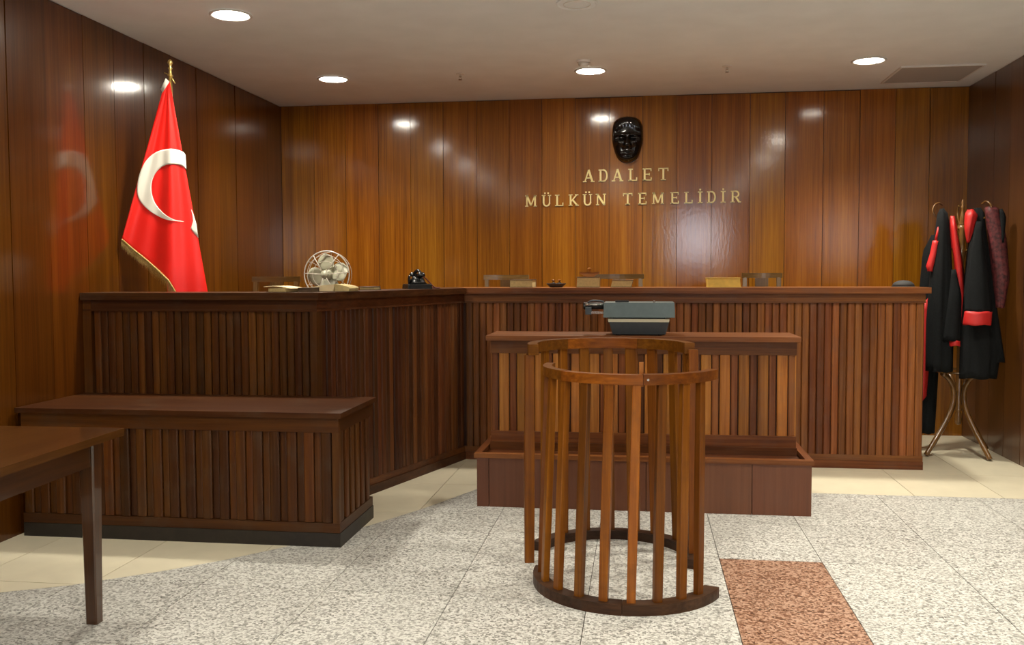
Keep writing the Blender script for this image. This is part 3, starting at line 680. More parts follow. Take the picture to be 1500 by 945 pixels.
# ------------------------------------------------------------------ brass letters
def letter(ch, x, zb, h, label):
    st = 0.125 * h; sf = 0.075 * h; y0, y1 = YB - 0.012, YB - 0.0005; bm = B()
    def bar(p, q, wd):                                     # a straight stroke
        d = Vector((q[0] - p[0], q[1] - p[1])); n = Vector((-d.y, d.x)).normalized() * wd / 2
        poly = [(p[0] + n.x, p[1] + n.y), (p[0] - n.x, p[1] - n.y), (q[0] - n.x, q[1] - n.y), (q[0] + n.x, q[1] + n.y)]
        a = [bm.verts.new((x + u * h, y0, zb + v * h)) for u, v in poly]; b = [bm.verts.new((x + u * h, y1, zb + v * h)) for u, v in poly]
        bm.faces.new(a); bm.faces.new(b[::-1])
        for i in range(4): bm.faces.new((a[i], b[i], b[(i + 1) % 4], a[(i + 1) % 4]))
    def ser(u, v, wd=0.3): bar((u - wd / 2, v), (u + wd / 2, v), 0.085)
    def arc(c, rx, rz, a0, a1, wd, n=9):
        pts = [(c[0] + rx * math.cos(math.radians(a0 + (a1 - a0) * i / n)), c[1] + rz * math.sin(math.radians(a0 + (a1 - a0) * i / n))) for i in range(n + 1)]
        for p, q in zip(pts, pts[1:]): bar(p, q, wd)
    T, N = 0.15, 0.10; b_, t_ = 0.045, 0.955
    base = ch
    if ch == 'A':
        bar((-0.30, b_), (0.0, 1.0), N); bar((0.30, b_), (0.0, 1.0), T + 0.02); bar((-0.2, 0.34), (0.2, 0.34), 0.08); ser(-0.32, b_); ser(0.32, b_, 0.32)
    elif ch == 'D':
        bar((-0.24, 0), (-0.24, 1), T); bar((-0.40, b_), (0.02, b_), 0.09); bar((-0.40, t_), (0.02, t_), 0.09); arc((0.0, 0.5), 0.28, 0.455, -90, 90, T * 0.85, 12)
    elif ch == 'L':
        bar((-0.2, 0), (-0.2, 1), T); ser(-0.2, t_, 0.38); bar((-0.38, b_), (0.34, b_), 0.09); bar((0.30, 0.02), (0.30, 0.30), 0.09)
    elif ch == 'E':
        bar((-0.22, 0), (-0.22, 1), T); bar((-0.38, b_), (0.34, b_), 0.09); bar((-0.38, t_), (0.32, t_), 0.09); bar((-0.2, 0.52), (0.16, 0.52), 0.08)
        bar((0.31, 0.02), (0.31, 0.26), 0.08); bar((0.29, 0.98), (0.29, 0.76), 0.08); bar((0.16, 0.42), (0.16, 0.62), 0.07)
    elif ch == 'T':
        bar((0, 0), (0, 1), T); bar((-0.40, t_), (0.40, t_), 0.09); bar((-0.37, 0.98), (-0.37, 0.74), 0.08); bar((0.37, 0.98), (0.37, 0.74), 0.08); ser(0, b_, 0.42)
    elif ch == 'M':
        bar((-0.36, 0), (-0.36, 1), N); bar((0.36, 0), (0.36, 1), T); bar((-0.36, 1.0), (0.0, 0.10), T); bar((0.0, 0.10), (0.36, 1.0), N)
        for u in (-0.38, 0.38): ser(u, b_, 0.28); ser(u, t_, 0.24)
    elif ch in 'ÜU':
        bar((-0.26, 0.30), (-0.26, 1), T); bar((0.26, 0.30), (0.26, 1), N); arc((0, 0.31), 0.26, 0.27, 180, 360, T * 0.85, 10); ser(-0.26, t_, 0.32); ser(0.26, t_, 0.28)
        if ch == 'Ü':
            for u in (-0.14, 0.14): bar((u - 0.065, 1.15), (u + 0.065, 1.15), 0.13)
    elif ch == 'K':
        bar((-0.26, 0), (-0.26, 1), T); bar((-0.2, 0.40), (0.28, 0.96), N); bar((-0.08, 0.52), (0.32, 0.04), T); ser(-0.26, b_, 0.34); ser(-0.26, t_, 0.34); ser(0.32, b_, 0.30); ser(0.28, t_, 0.28)
    elif ch == 'N':
        bar((-0.30, 0), (-0.30, 1), N); bar((0.30, 0), (0.30, 1), N); bar((-0.32, 0.97), (0.30, 0.03), T + 0.02); ser(-0.30, b_, 0.28); ser(-0.34, t_, 0.24); ser(0.30, t_, 0.28)
    elif ch == 'İ':
        bar((0, 0), (0, 1), T); ser(0, b_, 0.40); ser(0, t_, 0.40); bar((-0.07, 1.15), (0.07, 1.15), 0.14)
    elif ch == 'R':
        bar((-0.24, 0), (-0.24, 1), T); bar((-0.40, t_), (0.06, t_), 0.09); bar((-0.24, 0.48), (0.06, 0.48), 0.08); arc((0.04, 0.715), 0.22, 0.235, -90, 90, T * 0.85, 9)
        bar((0.02, 0.48), (0.30, 0.04), T); ser(-0.24, b_, 0.36); ser(0.34, b_, 0.24)
    o = emit('brass_letter', bm, M['letter'])
    tag(o, label, 'letter', 'brass letters of the wall motto')
X1 = [-0.45, -0.324, -0.206, -0.075, 0.046, 0.179]
L1 = ['gold letter A that starts the short upper word under the mask', 'gold letter D in the short upper word under the mask', 'gold letter A between D and L in the upper word', 'gold letter L in the short upper word under the mask',
      'gold letter E in the short upper word under the mask', 'gold letter T that ends the short upper word']
for ch, x, lab in zip('ADALET', X1, L1): letter(ch, x, 2.122 + (x + 0.45) * 0.008, 0.104, lab)
X2 = [-0.946, -0.811, -0.7, -0.579, -0.459, -0.345, -0.119, 0.006, 0.135, 0.276, 0.391, 0.486, 0.581, 0.675, 0.776]
L2 = ['gold letter M at the far left of the lower line', 'gold letter U with two dots after the first M', 'gold letter L between the U and K in the lower line', 'gold letter K in the first word of the lower line',
      'gold letter U with two dots between K and N', 'gold letter N that ends the first lower word', 'gold letter T that starts the second lower word', 'gold letter E between T and M in the lower line',
      'gold letter M in the second word of the lower line', 'gold letter E between M and L in the lower line', 'gold letter L in the second word of the lower line', 'gold dotted letter I between L and D in the lower line',
      'gold letter D in the second word of the lower line', 'gold dotted letter I between D and R in the lower line', 'gold letter R that ends the lower line of the motto']
for ch, x, lab in zip('MÜLKÜNTEMELİDİR', X2, L2): letter(ch, x, 1.920 + (x + 0.946) * 0.007, 0.098, lab)

# ------------------------------------------------------------------ chairs behind the counter
def chair(xl, xr, y, zt, label, padded=False):
    z0 = 0.42; cx = (xl + xr) / 2
    t = thing('chair', label, 'chair', (cx, y, z0), 'wooden chairs behind the counter')
    for sx in (xl, xr - 0.035):
        emit('leg', box(B(), sx, sx + 0.035, y - 0.40, y - 0.365, z0, z0 + 0.43), M['chairwood_z'], t, bevel=0.003)
        emit('back_post', loft(B(), [[(sx + a * 0.032, yy + b * 0.032, z) for a, b in ((0, 0), (1, 0), (1, 1), (0, 1))] for z, yy in ((z0, y - 0.03), (z0 + 0.45, y - 0.045), (zt - 0.035, y))]), M['chairwood_z'], t, bevel=0.002)
    emit('seat', box(B(), xl - 0.005, xr + 0.005, y - 0.41, y - 0.05, z0 + 0.4302, z0 + 0.455), M['chairwood_x'], t, bevel=0.006)
    n = 10; pts = []
    for i in range(n + 1):
        s = i / n; pts.append((xl - 0.008 + (xr - xl + 0.016) * s, y - 0.006 + 0.03 * math.sin(PI * s)))
    for i in range(n, -1, -1):
        s = i / n; pts.append((xl - 0.008 + (xr - xl + 0.016) * s, y + 0.020 + 0.03 * math.sin(PI * s)))
    emit('top_rail', prism(B(), pts, zt - 0.038, zt), M['chairwood_x'], t, bevel=0.004)
    emit('splat', box(B(), cx - 0.05, cx + 0.05, y + 0.014, y + 0.028, z0 + 0.455, zt - 0.0385), M['chairwood_z'], t)
    emit('cross_rail', box(B(), xl + 0.034, xr - 0.034, y - 0.018, y - 0.002, z0 + 0.60, z0 + 0.64), M['chairwood_x'], t)
    return t
chair(-2.77, -2.43, 6.40, 1.328, 'brown wooden chair back showing between the flag and the fan')
chair(-1.262, -0.91, 7.48, 1.333, 'wooden chair with open back behind the counter, near the telephone')
chair(-0.36, 0.012, 7.48, 1.337, 'wooden chair behind the books and blotter, under the brass letters')
chair(0.785, 1.078, 7.48, 1.342, 'wooden chair back beside the yellow book, furthest right behind the counter')

# ------------------------------------------------------------------ things on the counter
ZC = 1.2412
def book(name, x0, x1, y0, y1, z0, z1, label, cover='cover', pages='paper', lean=0.0, cat='book', group=None, r=0.008):
    t = thing(name, label, cat, ((x0 + x1) / 2, (y0 + y1) / 2, z0), group)
    c = 0.005
    def slab(a0, a1, b0, b1, za, zb, m, nm):
        s0, s1 = lean * (za - z0), lean * (zb - z0)
        emit(nm, loft(B(), [[(a0 + s, b0, z), (a1 + s, b0, z), (a1 + s, b1, z), (a0 + s, b1, z)] for s, z in ((s0, za), (s1, zb))]), m, t, bevel=0.001)
    slab(x0, x1, y0, y1, z0, z0 + c, M[cover], 'cover'); slab(x0, x1, y0, y1, z1 - c, z1, M[cover], 'cover')
    slab(x0 + 0.004, x1 - 0.004, y0 + 0.006, y1 - 0.012, z0 + c, z1 - c, M[pages], 'pages')
    slab(x0 + 0.001, x1 - 0.001, y1 - 0.0115, y1 - 0.001, z0 + c, z1 - c, M[cover], 'spine')
    return t
book('book', -0.957, -0.785, 6.76, 6.99, ZC, 1.300, 'thick closed book with cream page edges in front of left open-backed chair', group='old books on the counter')
book('book', -0.470, -0.305, 6.76, 6.98, ZC, 1.318, 'thickest closed book, with a wooden blotter resting on top', lean=0.05, group='old books on the counter')
book('book', -0.225, -0.072, 6.77, 6.99, ZC, 1.296, 'closed leaning book right of the blotter book', lean=0.25, group='old books on the counter')
book('book', 0.468, 0.700, 6.75, 6.95, ZC, 1.309, 'yellow covered closed book lying near the right end chair', 'paper_yellow', 'paper_yellow', lean=-0.1, group='old books on the counter')
# rocker blotter on the second book
bx, by, bz = -0.378, 6.86, 1.3182
t = thing('rocker_blotter', 'wooden rocker blotter with a round knob lying on the thickest book', 'blotter', (bx, by, bz))
pts = [(-0.065 + 0.13 * i / 12, 0.022 * (2 * i / 12 - 1) ** 2) for i in range(13)] + [(0.065, 0.027), (-0.065, 0.027)]
bm = B(); a = [bm.verts.new((bx + x, by - 0.04, bz + z)) for x, z in pts]; b = [bm.verts.new((bx + x, by + 0.04, bz + z)) for x, z in pts]
bm.faces.new(a); bm.faces.new(b[::-1])
for i in range(len(pts)): bm.faces.new((a[i], b[i], b[(i + 1) % len(pts)], a[(i + 1) % len(pts)]))
emit('rocker', bm, M['desk_x'], t)
emit('top_plate', box(B(), bx - 0.070, bx + 0.070, by - 0.043, by + 0.043, bz + 0.0272, bz + 0.035), M['oak_x'], t, bevel=0.002)
emit('knob', lathe(B(), [(0.010, 0), (0.006, 0.008), (0.006, 0.013), (0.015, 0.020), (0.014, 0.027), (0.004, 0.032)], (bx, by, bz + 0.035), 16), M['oak_z'], t, smooth=True)
# inkstand
ix, iy = -0.622, 6.85
t = thing('inkstand', 'small dark oval inkstand dish with two round-knobbed pots', 'inkstand', (ix, iy, ZC))
rings = [[(ix + rx * math.cos(2 * PI * k / 28), iy + rx * 0.6 * math.sin(2 * PI * k / 28), ZC + z) for k in range(28)] for rx, z in ((0.045, 0), (0.058, 0.012), (0.072, 0.026), (0.073, 0.030), (0.066, 0.029), (0.05, 0.014))]
emit('dish', loft(B(), rings), M['cover_black'], t, smooth=True)
for s in (-0.022, 0.024):
    emit('ink_pot', lathe(B(), [(0.016, 0.0142), (0.017, 0.030), (0.012, 0.036)], (ix + s, iy, ZC), 16), M['black_plastic'], t, smooth=True)
    emit('pot_knob', lathe(B(), [(0.005, 0.0362), (0.005, 0.043), (0.012, 0.049), (0.010, 0.055), (0.002, 0.058)], (ix + s, iy, ZC), 14), M['oak_z'], t, smooth=True)
# dark cap at the right end
t = thing('felt_cap', 'dark domed cap lying on the counter near the coat stand', 'cap', (1.83, 6.9, ZC))
emit('crown', lathe(B(), [(0.074, 0.004), (0.070, 0.018), (0.055, 0.034), (0.030, 0.043), (0.002, 0.046)], (1.83, 6.9, ZC), 24), M['hat'], t, smooth=True)
emit('brim', lathe(B(), [(0.078, 0.0), (0.080, 0.003), (0.074, 0.0055)], (1.83, 6.9, ZC), 24), M['hat'], t)
# gavel-like papers: folder at the left
def sheaf(name, poly, z0, z1, m, t, bulge=0.0): return emit(name, prism(B(), poly, z0, z1), m, t, bevel=0.001)
t = thing('document_folder', 'open folder of loose papers on the counter left of the fan', 'folder', (-2.0, 5.15, ZC))
sheaf('cover', [(-2.105, 5.04), (-1.975, 5.0), (-1.93, 5.18), (-2.08, 5.22)], ZC, ZC + 0.004, M['cover'], t)
sheaf('papers', [(-2.095, 5.046), (-1.98, 5.01), (-1.94, 5.17), (-2.075, 5.21)], ZC + 0.0042, ZC + 0.022, M['paper'], t)
bm = B(); R = []
for i in range(9):
    s = i / 8; R.append([(-2.125 + 0.17 * s + 0.03 * q, 5.05 + 0.14 * q - 0.02 * s, ZC + 0.0225 + 0.014 * math.sin(PI * (0.25 + 0.75 * s)) ) for q in (0, 0.5, 1)])
o = emit('loose_sheet', loft(bm, R, False, False), M['paper_pale'], t, smooth=True); o.modifiers.new('thickness', 'SOLIDIFY').thickness = 0.003
book('book', -1.925, -1.845, 5.055, 5.19, ZC, ZC + 0.026, 'thin dark closed book between the folder and the open book', 'cover', 'cover', group='old books on the counter')
t = thing('open_book', 'large open book with cream pages in front of the fan', 'book', (-1.80, 5.22, ZC))
def leafblock(xa, xb, ya, yb, up_, m, nm, flip):
    R = []
    for i in range(11):
        s = i / 10; hgt = (0.040 * (1 - s) ** 0.5 * 0.6 + 0.016) if not flip else (0.040 * s ** 0.5 * 0.6 + 0.016)
        x = xa + (xb - xa) * s; R.append([(x, ya, ZC + 0.004), (x, yb, ZC + 0.004), (x + 0.006, yb, ZC + 0.004 + hgt), (x + 0.006, ya, ZC + 0.004 + hgt)])
    emit(nm, loft(B(), R), m, t)
emit('cover', box(B(), -1.925, -1.665, 5.20, 5.39, ZC, ZC + 0.0038), M['cover'], t)
leafblock(-1.915, -1.765, 5.205, 5.385, 0, M['paper_pale'], 'page_block', True)
leafblock(-1.760, -1.675, 5.205, 5.385, 0, M['paper'], 'page_block', False)
book('book', -1.765, -1.662, 5.70, 5.84, ZC, ZC + 0.024, 'small thin closed book on the counter right of the fan', 'cover', 'paper', lean=-0.25, group='old books on the counter')

# fan
fx, fy, fz = -2.046, 5.90, 1.342
FS, ZF = 1.075, 1.1102                       # the fan stands on the lower desk behind the ledge
t = thing('desk_fan', 'vintage cream desk fan with wire guard and broad blades on the counter', 'fan', (fx, fy, ZF))
bm = B(); ringtube(bm, (fx, fy, fz), 0.153, 0.0042, 56); ringtube(bm, (fx, fy - 0.02, fz), 0.126, 0.0018, 48); ringtube(bm, (fx, fy - 0.03, fz), 0.086, 0.0018, 40)
emit('guard_rings', bm, M['fan_wire'], t, smooth=True)
for k in range(6):
    a = math.radians(57 + 60 * k + (8 if k % 2 else 0)); c, s = math.cos(a), math.sin(a)
    emit('spoke', tube(B(), [(fx + 0.026 * c, fy - 0.044, fz + 0.026 * s), (fx + 0.08 * c, fy - 0.031, fz + 0.08 * s), (fx + 0.126 * c, fy - 0.021, fz + 0.126 * s), (fx + 0.155 * c, fy, fz + 0.155 * s)], 0.003, 6), M['fan_wire'], t, smooth=True)
bm = B(); ringtube(bm, (fx, fy + 0.07, fz), 0.147, 0.002, 48); ringtube(bm, (fx, fy + 0.082, fz), 0.095, 0.0018, 40)
emit('rear_rings', bm, M['fan_wire'], t, smooth=True)
for k in range(6):
    a = math.radians(27 + 60 * k); c, s = math.cos(a), math.sin(a)
    emit('rear_spoke', tube(B(), [(fx + 0.04 * c, fy + 0.10, fz + 0.04 * s), (fx + 0.147 * c, fy + 0.07, fz + 0.147 * s), (fx + 0.155 * c, fy, fz + 0.155 * s)], 0.002, 6), M['fan_wire'], t, smooth=True)
emit('badge', lathe(B(), [(0.002, -0.056), (0.014, -0.053), (0.019, -0.046), (0.026, -0.045), (0.027, -0.040)], (fx, fy, fz), 24, 'y'), M['fan_cream'], t, smooth=True)
for ang in (99, 11, 190, 276):
    R = []
    for i in range(9):
        s = i / 8; rr = 0.030 + 0.110 * s; wd = 0.018 + 0.044 * math.sin(PI * min(1, 0.12 + 0.80 * s)) ; row = []
        if i == 8: wd *= 0.45
        if i == 7: wd *= 0.82
        for q in range(7):
            v = -1 + 2 * q / 6; a = math.radians(ang); off = v * wd
            row.append((fx + rr * math.cos(a) - off * math.sin(a), fy + 0.026 + 0.022 * v * (0.6 + 0.4 * s), fz + rr * math.sin(a) + off * math.cos(a)))
        R.append(row)
    o = emit('blade', loft(B(), R, False, False), M['fan_cream'], t, smooth=True); o.modifiers.new('thickness', 'SOLIDIFY').thickness = 0.0025
emit('hub', lathe(B(), [(0.004, 0.004), (0.022, 0.008), (0.034, 0.022), (0.034, 0.045)], (fx, fy, fz), 24, 'y'), M['fan_cream'], t, smooth=True)
emit('motor', lathe(B(), [(0.02, 0.060), (0.055, 0.068), (0.060, 0.105), (0.052, 0.15), (0.03, 0.172), (0.004, 0.178)], (fx, fy, fz), 24, 'y'), M['fan_cream'], t, smooth=True)
emit('axle', tube(B(), [(fx, fy + 0.045, fz), (fx, fy + 0.062, fz)], 0.007, 10), M['chrome'], t)
emit('stand', tube(B(), [(fx, fy + 0.105, ZF + 0.024), (fx, fy + 0.105, fz - 0.058)], 0.016, 12), M['fan_cream'], t, smooth=True)
emit('base', lathe(B(), [(0.085, 0), (0.086, 0.010), (0.06, 0.022), (0.02, 0.0265)], (fx, fy + 0.095, ZF), 28), M['fan_cream'], t, smooth=True)

# telephone
tx, ty = -1.53, 6.27
t = thing('telephone', 'black old desk telephone with handset at the bend of the counter', 'telephone', (tx, ty, ZC))
R = []
for z, a, d in ((0, 0.088, 0.085), (0.026, 0.086, 0.083), (0.034, 0.080, 0.078)):
    R.append([(tx + a * q, ty + d * u, ZC + z) for q, u in ((-1, -0.9), (-0.94, -1), (0.94, -1), (1, -0.9), (1, 0.9), (0.94, 1), (-0.94, 1), (-1, 0.9))])
emit('base', loft(B(), R), M['black_plastic'], t)
R = []
for z, a, d in ((0.0342, 0.062, 0.066), (0.05, 0.046, 0.055), (0.070, 0.038, 0.045), (0.085, 0.042, 0.035)):
    R.append([(tx - 0.004 + a * math.cos(2 * PI * k / 16), ty + 0.005 + d * math.sin(2 * PI * k / 16), ZC + z) for k in range(16)])
emit('body', loft(B(), R), M['black_plastic'], t, smooth=True)
emit('dial', lathe(B(), [(0.034, 0), (0.034, -0.006), (0.02, -0.009), (0.006, -0.010)], (tx - 0.004, ty - 0.052, ZC + 0.060), 20, 'y'), M['black_plastic'], t, smooth=True)
for s in (-0.036, 0.030): emit('cradle_prong', box(B(), tx + s - 0.006, tx + s + 0.006, ty - 0.02, ty + 0.03, ZC + 0.080, ZC + 0.105), M['black_plastic'], t, bevel=0.002)
hs = smoothpath([(tx - 0.055, ty - 0.01, ZC + 0.098), (tx - 0.02, ty, ZC + 0.120), (tx + 0.02, ty + 0.004, ZC + 0.124), (tx + 0.058, ty + 0.012, ZC + 0.104)], 5)
hset = emit('handset', tube(B(), hs, 0.012, 10), M['black_plastic'], t, smooth=True)
for sx, sy in ((-0.058, -0.012), (0.060, 0.014)):
    emit('ear_cap', lathe(B(), [(0.014, 0.006), (0.026, -0.004), (0.029, -0.018), (0.024, -0.024), (0.004, -0.025)], (tx + sx, ty + sy, ZC + 0.108), 18), M['black_plastic'], hset, smooth=True)
PR = -math.radians(62)
def unrot(x, y, z):
    c, s_ = math.cos(-PR), math.sin(-PR); return (tx + x * c - y * s_, ty + x * s_ + y * c, ZC + z)
cp = smoothpath([unrot(*q) for q in ((0.050, -0.055, 0.092), (0.085, -0.03, 0.055), (0.120, 0.0, 0.012), (0.150, 0.03, 0.006), (0.12, 0.07, 0.005), (0.05, 0.092, 0.008))], 6)
emit('cord', tube(B(), cp, 0.0045, 8), M['cord_red'], t, smooth=True)
t.rotation_euler = (0, 0, PR)

# typewriter on the clerk's desk
wx, wy, ZD = -0.017, 5.74, 0.9722
t = thing('typewriter', 'large grey green office typewriter on the clerk desk, seen from behind', 'typewriter', (wx, wy, ZD))
def rbox(x0, x1, y0, y1, z0, z1, ins0, ins1, m, nm, bev=0.006):
    emit(nm, loft(B(), [[(x0 + i, y0 + i, z), (x1 - i, y0 + i, z), (x1 - i, y1 - i, z), (x0 + i, y1 - i, z)] for z, i in ((z0, ins0), (z1, ins1))]), m, t, bevel=bev, seg=2)
rbox(-0.190, 0.162, 5.575, 5.90, ZD + 0.006, ZD + 0.080, 0.020, 0.0, M['type_dark'], 'base')
for sx in (-0.14, 0.11):
    for sy in (5.62, 5.85): emit('foot', lathe(B(), [(0.012, 0), (0.012, 0.0058)], (sx, sy, ZD), 12), M['rubber'], t)
rbox(-0.198, 0.166, 5.565, 5.905, ZD + 0.0802, ZD + 0.100, 0.004, 0.0, M['cream'], 'band', 0.003)
rbox(-0.17, 0.14, 5.585, 5.90, ZD + 0.1002, ZD + 0.108, 0, 0, M['rubber'], 'neck', 0)
rbox(-0.224, 0.196, 5.545, 5.84, ZD + 0.1082, ZD + 0.196, 0.0, 0.004, M['type_green'], 'housing', 0.008)
emit('paper_support', box(B(), -0.155, -0.075, 5.60, 5.62, ZD + 0.1962, ZD + 0.208), M['rubber'], t, bevel=0.002)
emit('guide_screw', lathe(B(), [(0.008, 0), (0.008, 0.008), (0.004, 0.011)], (0.075, 5.60, ZD + 0.1962), 12), M['chrome'], t)
emit('platen', tube(B(), [(-0.315, 5.70, ZD + 0.172), (-0.2245, 5.70, ZD + 0.172)], 0.021, 16), M['rubber'], t, smooth=True)
emit('platen_knob', tube(B(), [(-0.352, 5.70, ZD + 0.172), (-0.348, 5.70, ZD + 0.172), (-0.319, 5.70, ZD + 0.172), (-0.3155, 5.70, ZD + 0.172)], [0.018, 0.023, 0.023, 0.019], 18), M['black_plastic'], t, smooth=False)
emit('carriage_rail', box(B(), -0.305, -0.2245, 5.63, 5.66, ZD + 0.126, ZD + 0.141), M['chrome'], t, bevel=0.002)
emit('paper_bail', tube(B(), [(-0.335, 5.66, ZD + 0.180), (-0.2245, 5.66, ZD + 0.182)], 0.006, 8), M['chrome'], t, smooth=True)
emit('carriage_end', box(B(), -0.335, -0.300, 5.62, 5.74, ZD + 0.122, ZD + 0.166), M['type_dark'], t, bevel=0.006)
emit('return_lever', tube(B(), smoothpath([(-0.322, 5.65, ZD + 0.190), (-0.30, 5.64, ZD + 0.205), (-0.25, 5.645, ZD + 0.204), (-0.226, 5.66, ZD + 0.199)], 4), 0.005, 8), M['type_dark'], t, smooth=True)
emit('release_lever', box(B(), -0.34, -0.312, 5.645, 5.655, ZD + 0.188, ZD + 0.196), M['chrome'], t)

# ------------------------------------------------------------------ coat stand and robes
sx, sy = 2.325, 7.24
t = thing('coat_stand', 'bentwood coat stand with curved legs in the back right corner', 'coat stand', (sx, sy, 0))
emit('pole', lathe(B(), [(0.004, 0.215), (0.021, 0.225), (0.025, 0.262), (0.021, 0.30), (0.015, 0.315), (0.023, 0.322), (0.023, 0.332), (0.020, 0.34), (0.021, 1.44), (0.030, 1.46), (0.030, 1.48), (0.020, 1.50), (0.020, 1.55), (0.028, 1.60), (0.028, 1.64), (0.031, 1.66), (0.031, 1.685)], (sx, sy, 0), 20), M['bent'], t, smooth=True)
emit('finial', lathe(B(), [(0.030, 1.6852), (0.018, 1.70), (0.022, 1.71), (0.014, 1.76), (0.007, 1.805), (0.012, 1.812), (0.012, 1.825), (0.007, 1.832), (0.011, 1.842), (0.008, 1.858), (0.002, 1.876)], (sx, sy, 0), 16), M['bent'], t, smooth=True)
for dx, dy in ((-0.262, -0.15), (0.145, -0.30), (0.235, 0.15), (-0.09, 0.305)):
    L_ = math.hypot(dx, dy); ux, uy = dx / L_, dy / L_
    pr = [(0.305, 0.012), (0.235, 0.10), (0.150, 0.21), (0.078, 0.32), (0.050, 0.42), (0.062, 0.50), (0.105, 0.565), (0.165, 0.603)]
    emit('leg', tube(B(), smoothpath([(sx + ux * r_, sy + uy * r_, z_) for r_, z_ in pr], 4), 0.018, 10), M['bent'], t, smooth=True)
emit('umbrella_ring', ringtube(B(), (sx, sy, 0.614), 0.175, 0.008, 40, 8, 'z'), M['bent'], t, smooth=True)
for ang in (200, 80, 300):
    a = math.radians(ang); c, s = math.cos(a), math.sin(a)
    hk = [(0.028, 1.655), (0.11, 1.69), (0.20, 1.735), (0.245, 1.78), (0.235, 1.825), (0.20, 1.845), (0.165, 1.83)]
    emit('hook', tube(B(), smoothpath([(sx + c * r_, sy + s * r_ , z_) for r_, z_ in hk], 5), 0.0065, 8), M['bent'], t, smooth=True)
for ang in (170, 350):
    a = math.radians(ang); c, s = math.cos(a), math.sin(a)
    hk = [(0.024, 1.50), (0.06, 1.51), (0.075, 1.56), (0.055, 1.60), (0.028, 1.62)]
    emit('lower_hook', tube(B(), smoothpath([(sx + c * r_, sy + s * r_, z_) for r_, z_ in hk], 5), 0.009, 8), M['bent'], t, smooth=True)
def drape(levels, nf, amp, ph=0.0, n=44, lv=22):
    """levels: (t, x, y, z, rx, ry) from top to hem; returns a closed loft with folds that deepen downwards"""
    R = []
    for j in range(lv + 1):
        s = j / lv; x, y, z, rx, ry = interp(levels, s); row = []
        for k in range(n):
            a = 2 * PI * k / n; f = 1 + amp * s ** 0.8 * (math.sin(nf * a + ph + s * 1.5) + 0.5 * math.sin((nf * 2 + 1) * a + 2 * ph))
            row.append((x + rx * f * math.cos(a), y + ry * f * math.sin(a), z + 0.004 * math.sin(nf * a)))
        R.append(row)
    return loft(B(), R)
# left robe
t = thing('judge_robe', 'black robe with red lapel hanging on the left side of coat stand', 'robe', (2.15, 7.14, 1.8), 'robes on the coat stand')
emit('body', drape([(0, 2.155, 7.15, 1.80, 0.012, 0.02), (0.03, 2.155, 7.14, 1.785, 0.032, 0.04), (0.12, 2.155, 7.13, 1.66, 0.050, 0.055), (0.4, 2.150, 7.12, 1.32, 0.078, 0.075), (0.7, 2.148, 7.12, 0.98, 0.090, 0.085), (1.0, 2.150, 7.12, 0.625, 0.085, 0.085)], 6, 0.10), M['black_cloth'], t, smooth=True)
R = []
for s in range(15):
    v = s / 14; x0_, z_, wd = interp([(0, 2.197, 1.73, 0.025), (0.18, 2.205, 1.55, 0.060), (0.35, 2.222, 1.42, 0.066), (1, 2.258, 0.98, 0.066)], v)
    R.append([(x0_, 7.085, z_), (x0_ + wd * 0.5, 7.060, z_ - 0.002), (x0_ + wd, 7.095, z_ - 0.004)])
o = emit('lapel', loft(B(), R, False, False), M['red_satin'], t, smooth=True); o.modifiers.new('thickness', 'SOLIDIFY').thickness = 0.004
emit('collar', drape([(0, 2.218, 7.12, 1.745, 0.015, 0.02), (0.4, 2.222, 7.115, 1.66, 0.030, 0.03), (1, 2.215, 7.11, 1.52, 0.012, 0.02)], 4, 0.06, n=24, lv=10), M['red_satin'], t, smooth=True)
emit('sleeve', drape([(0, 2.215, 7.08, 1.36, 0.02, 0.03), (0.3, 2.225, 7.06, 1.18, 0.046, 0.046), (1, 2.205, 7.055, 0.852, 0.062, 0.05)], 5, 0.06, 1.0, 32, 14), M['black_cloth'], t, smooth=True)
emit('cuff', drape([(0, 2.225, 7.050, 0.852, 0.040, 0.045), (1, 2.228, 7.050, 0.815, 0.038, 0.043)], 3, 0.02, n=28, lv=3), M['red_satin'], t, smooth=True)
R = []
for s in range(9):
    v = s / 8; x0_, z_, wd = interp([(0, 2.080, 1.57, 0.052), (0.5, 2.064, 1.48, 0.052), (0.92, 2.035, 1.375, 0.058), (1, 2.05, 1.350, 0.035)], v)
    R.append([(x0_, 7.10, z_), (x0_ + wd * 0.5, 7.085, z_), (x0_ + wd, 7.10, z_ - 0.008)])
o = emit('red_flap', loft(B(), R, False, False), M['red_satin'], t, smooth=True); o.modifiers.new('thickness', 'SOLIDIFY').thickness = 0.004
emit('flap_strap', tube(B(), [(2.125, 7.11, 1.68), (2.11, 7.10, 1.62), (2.10, 7.10, 1.565)], 0.009, 8), M['red_satin'], t, smooth=True)
# long dark robe behind it, with red lining
t = thing('judge_robe', 'long black robe with red lining hanging low behind the counter end', 'robe', (2.13, 7.36, 1.6), 'robes on the coat stand')
emit('body', drape([(0, 2.17, 7.37, 1.62, 0.02, 0.02), (0.1, 2.15, 7.37, 1.5, 0.06, 0.05), (0.6, 2.13, 7.37, 0.75, 0.085, 0.07), (1.0, 2.12, 7.37, 0.13, 0.070, 0.06)], 6, 0.12, 0.7), M['black_cloth'], t, smooth=True)
R = []
for s in range(11):
    v = s / 10; x0_, z_, wd = interp([(0, 2.075, 1.14, 0.04), (0.5, 2.06, 0.74, 0.07), (0.9, 2.05, 0.40, 0.06), (1, 2.05, 0.36, 0.03)], v)
    R.append([(x0_, 7.285, z_), (x0_ + wd * 0.5, 7.270, z_), (x0_ + wd, 7.285, z_ + 0.02)])
o = emit('lining', loft(B(), R, False, False), M['red_satin'], t, smooth=True); o.modifiers.new('thickness', 'SOLIDIFY').thickness = 0.004
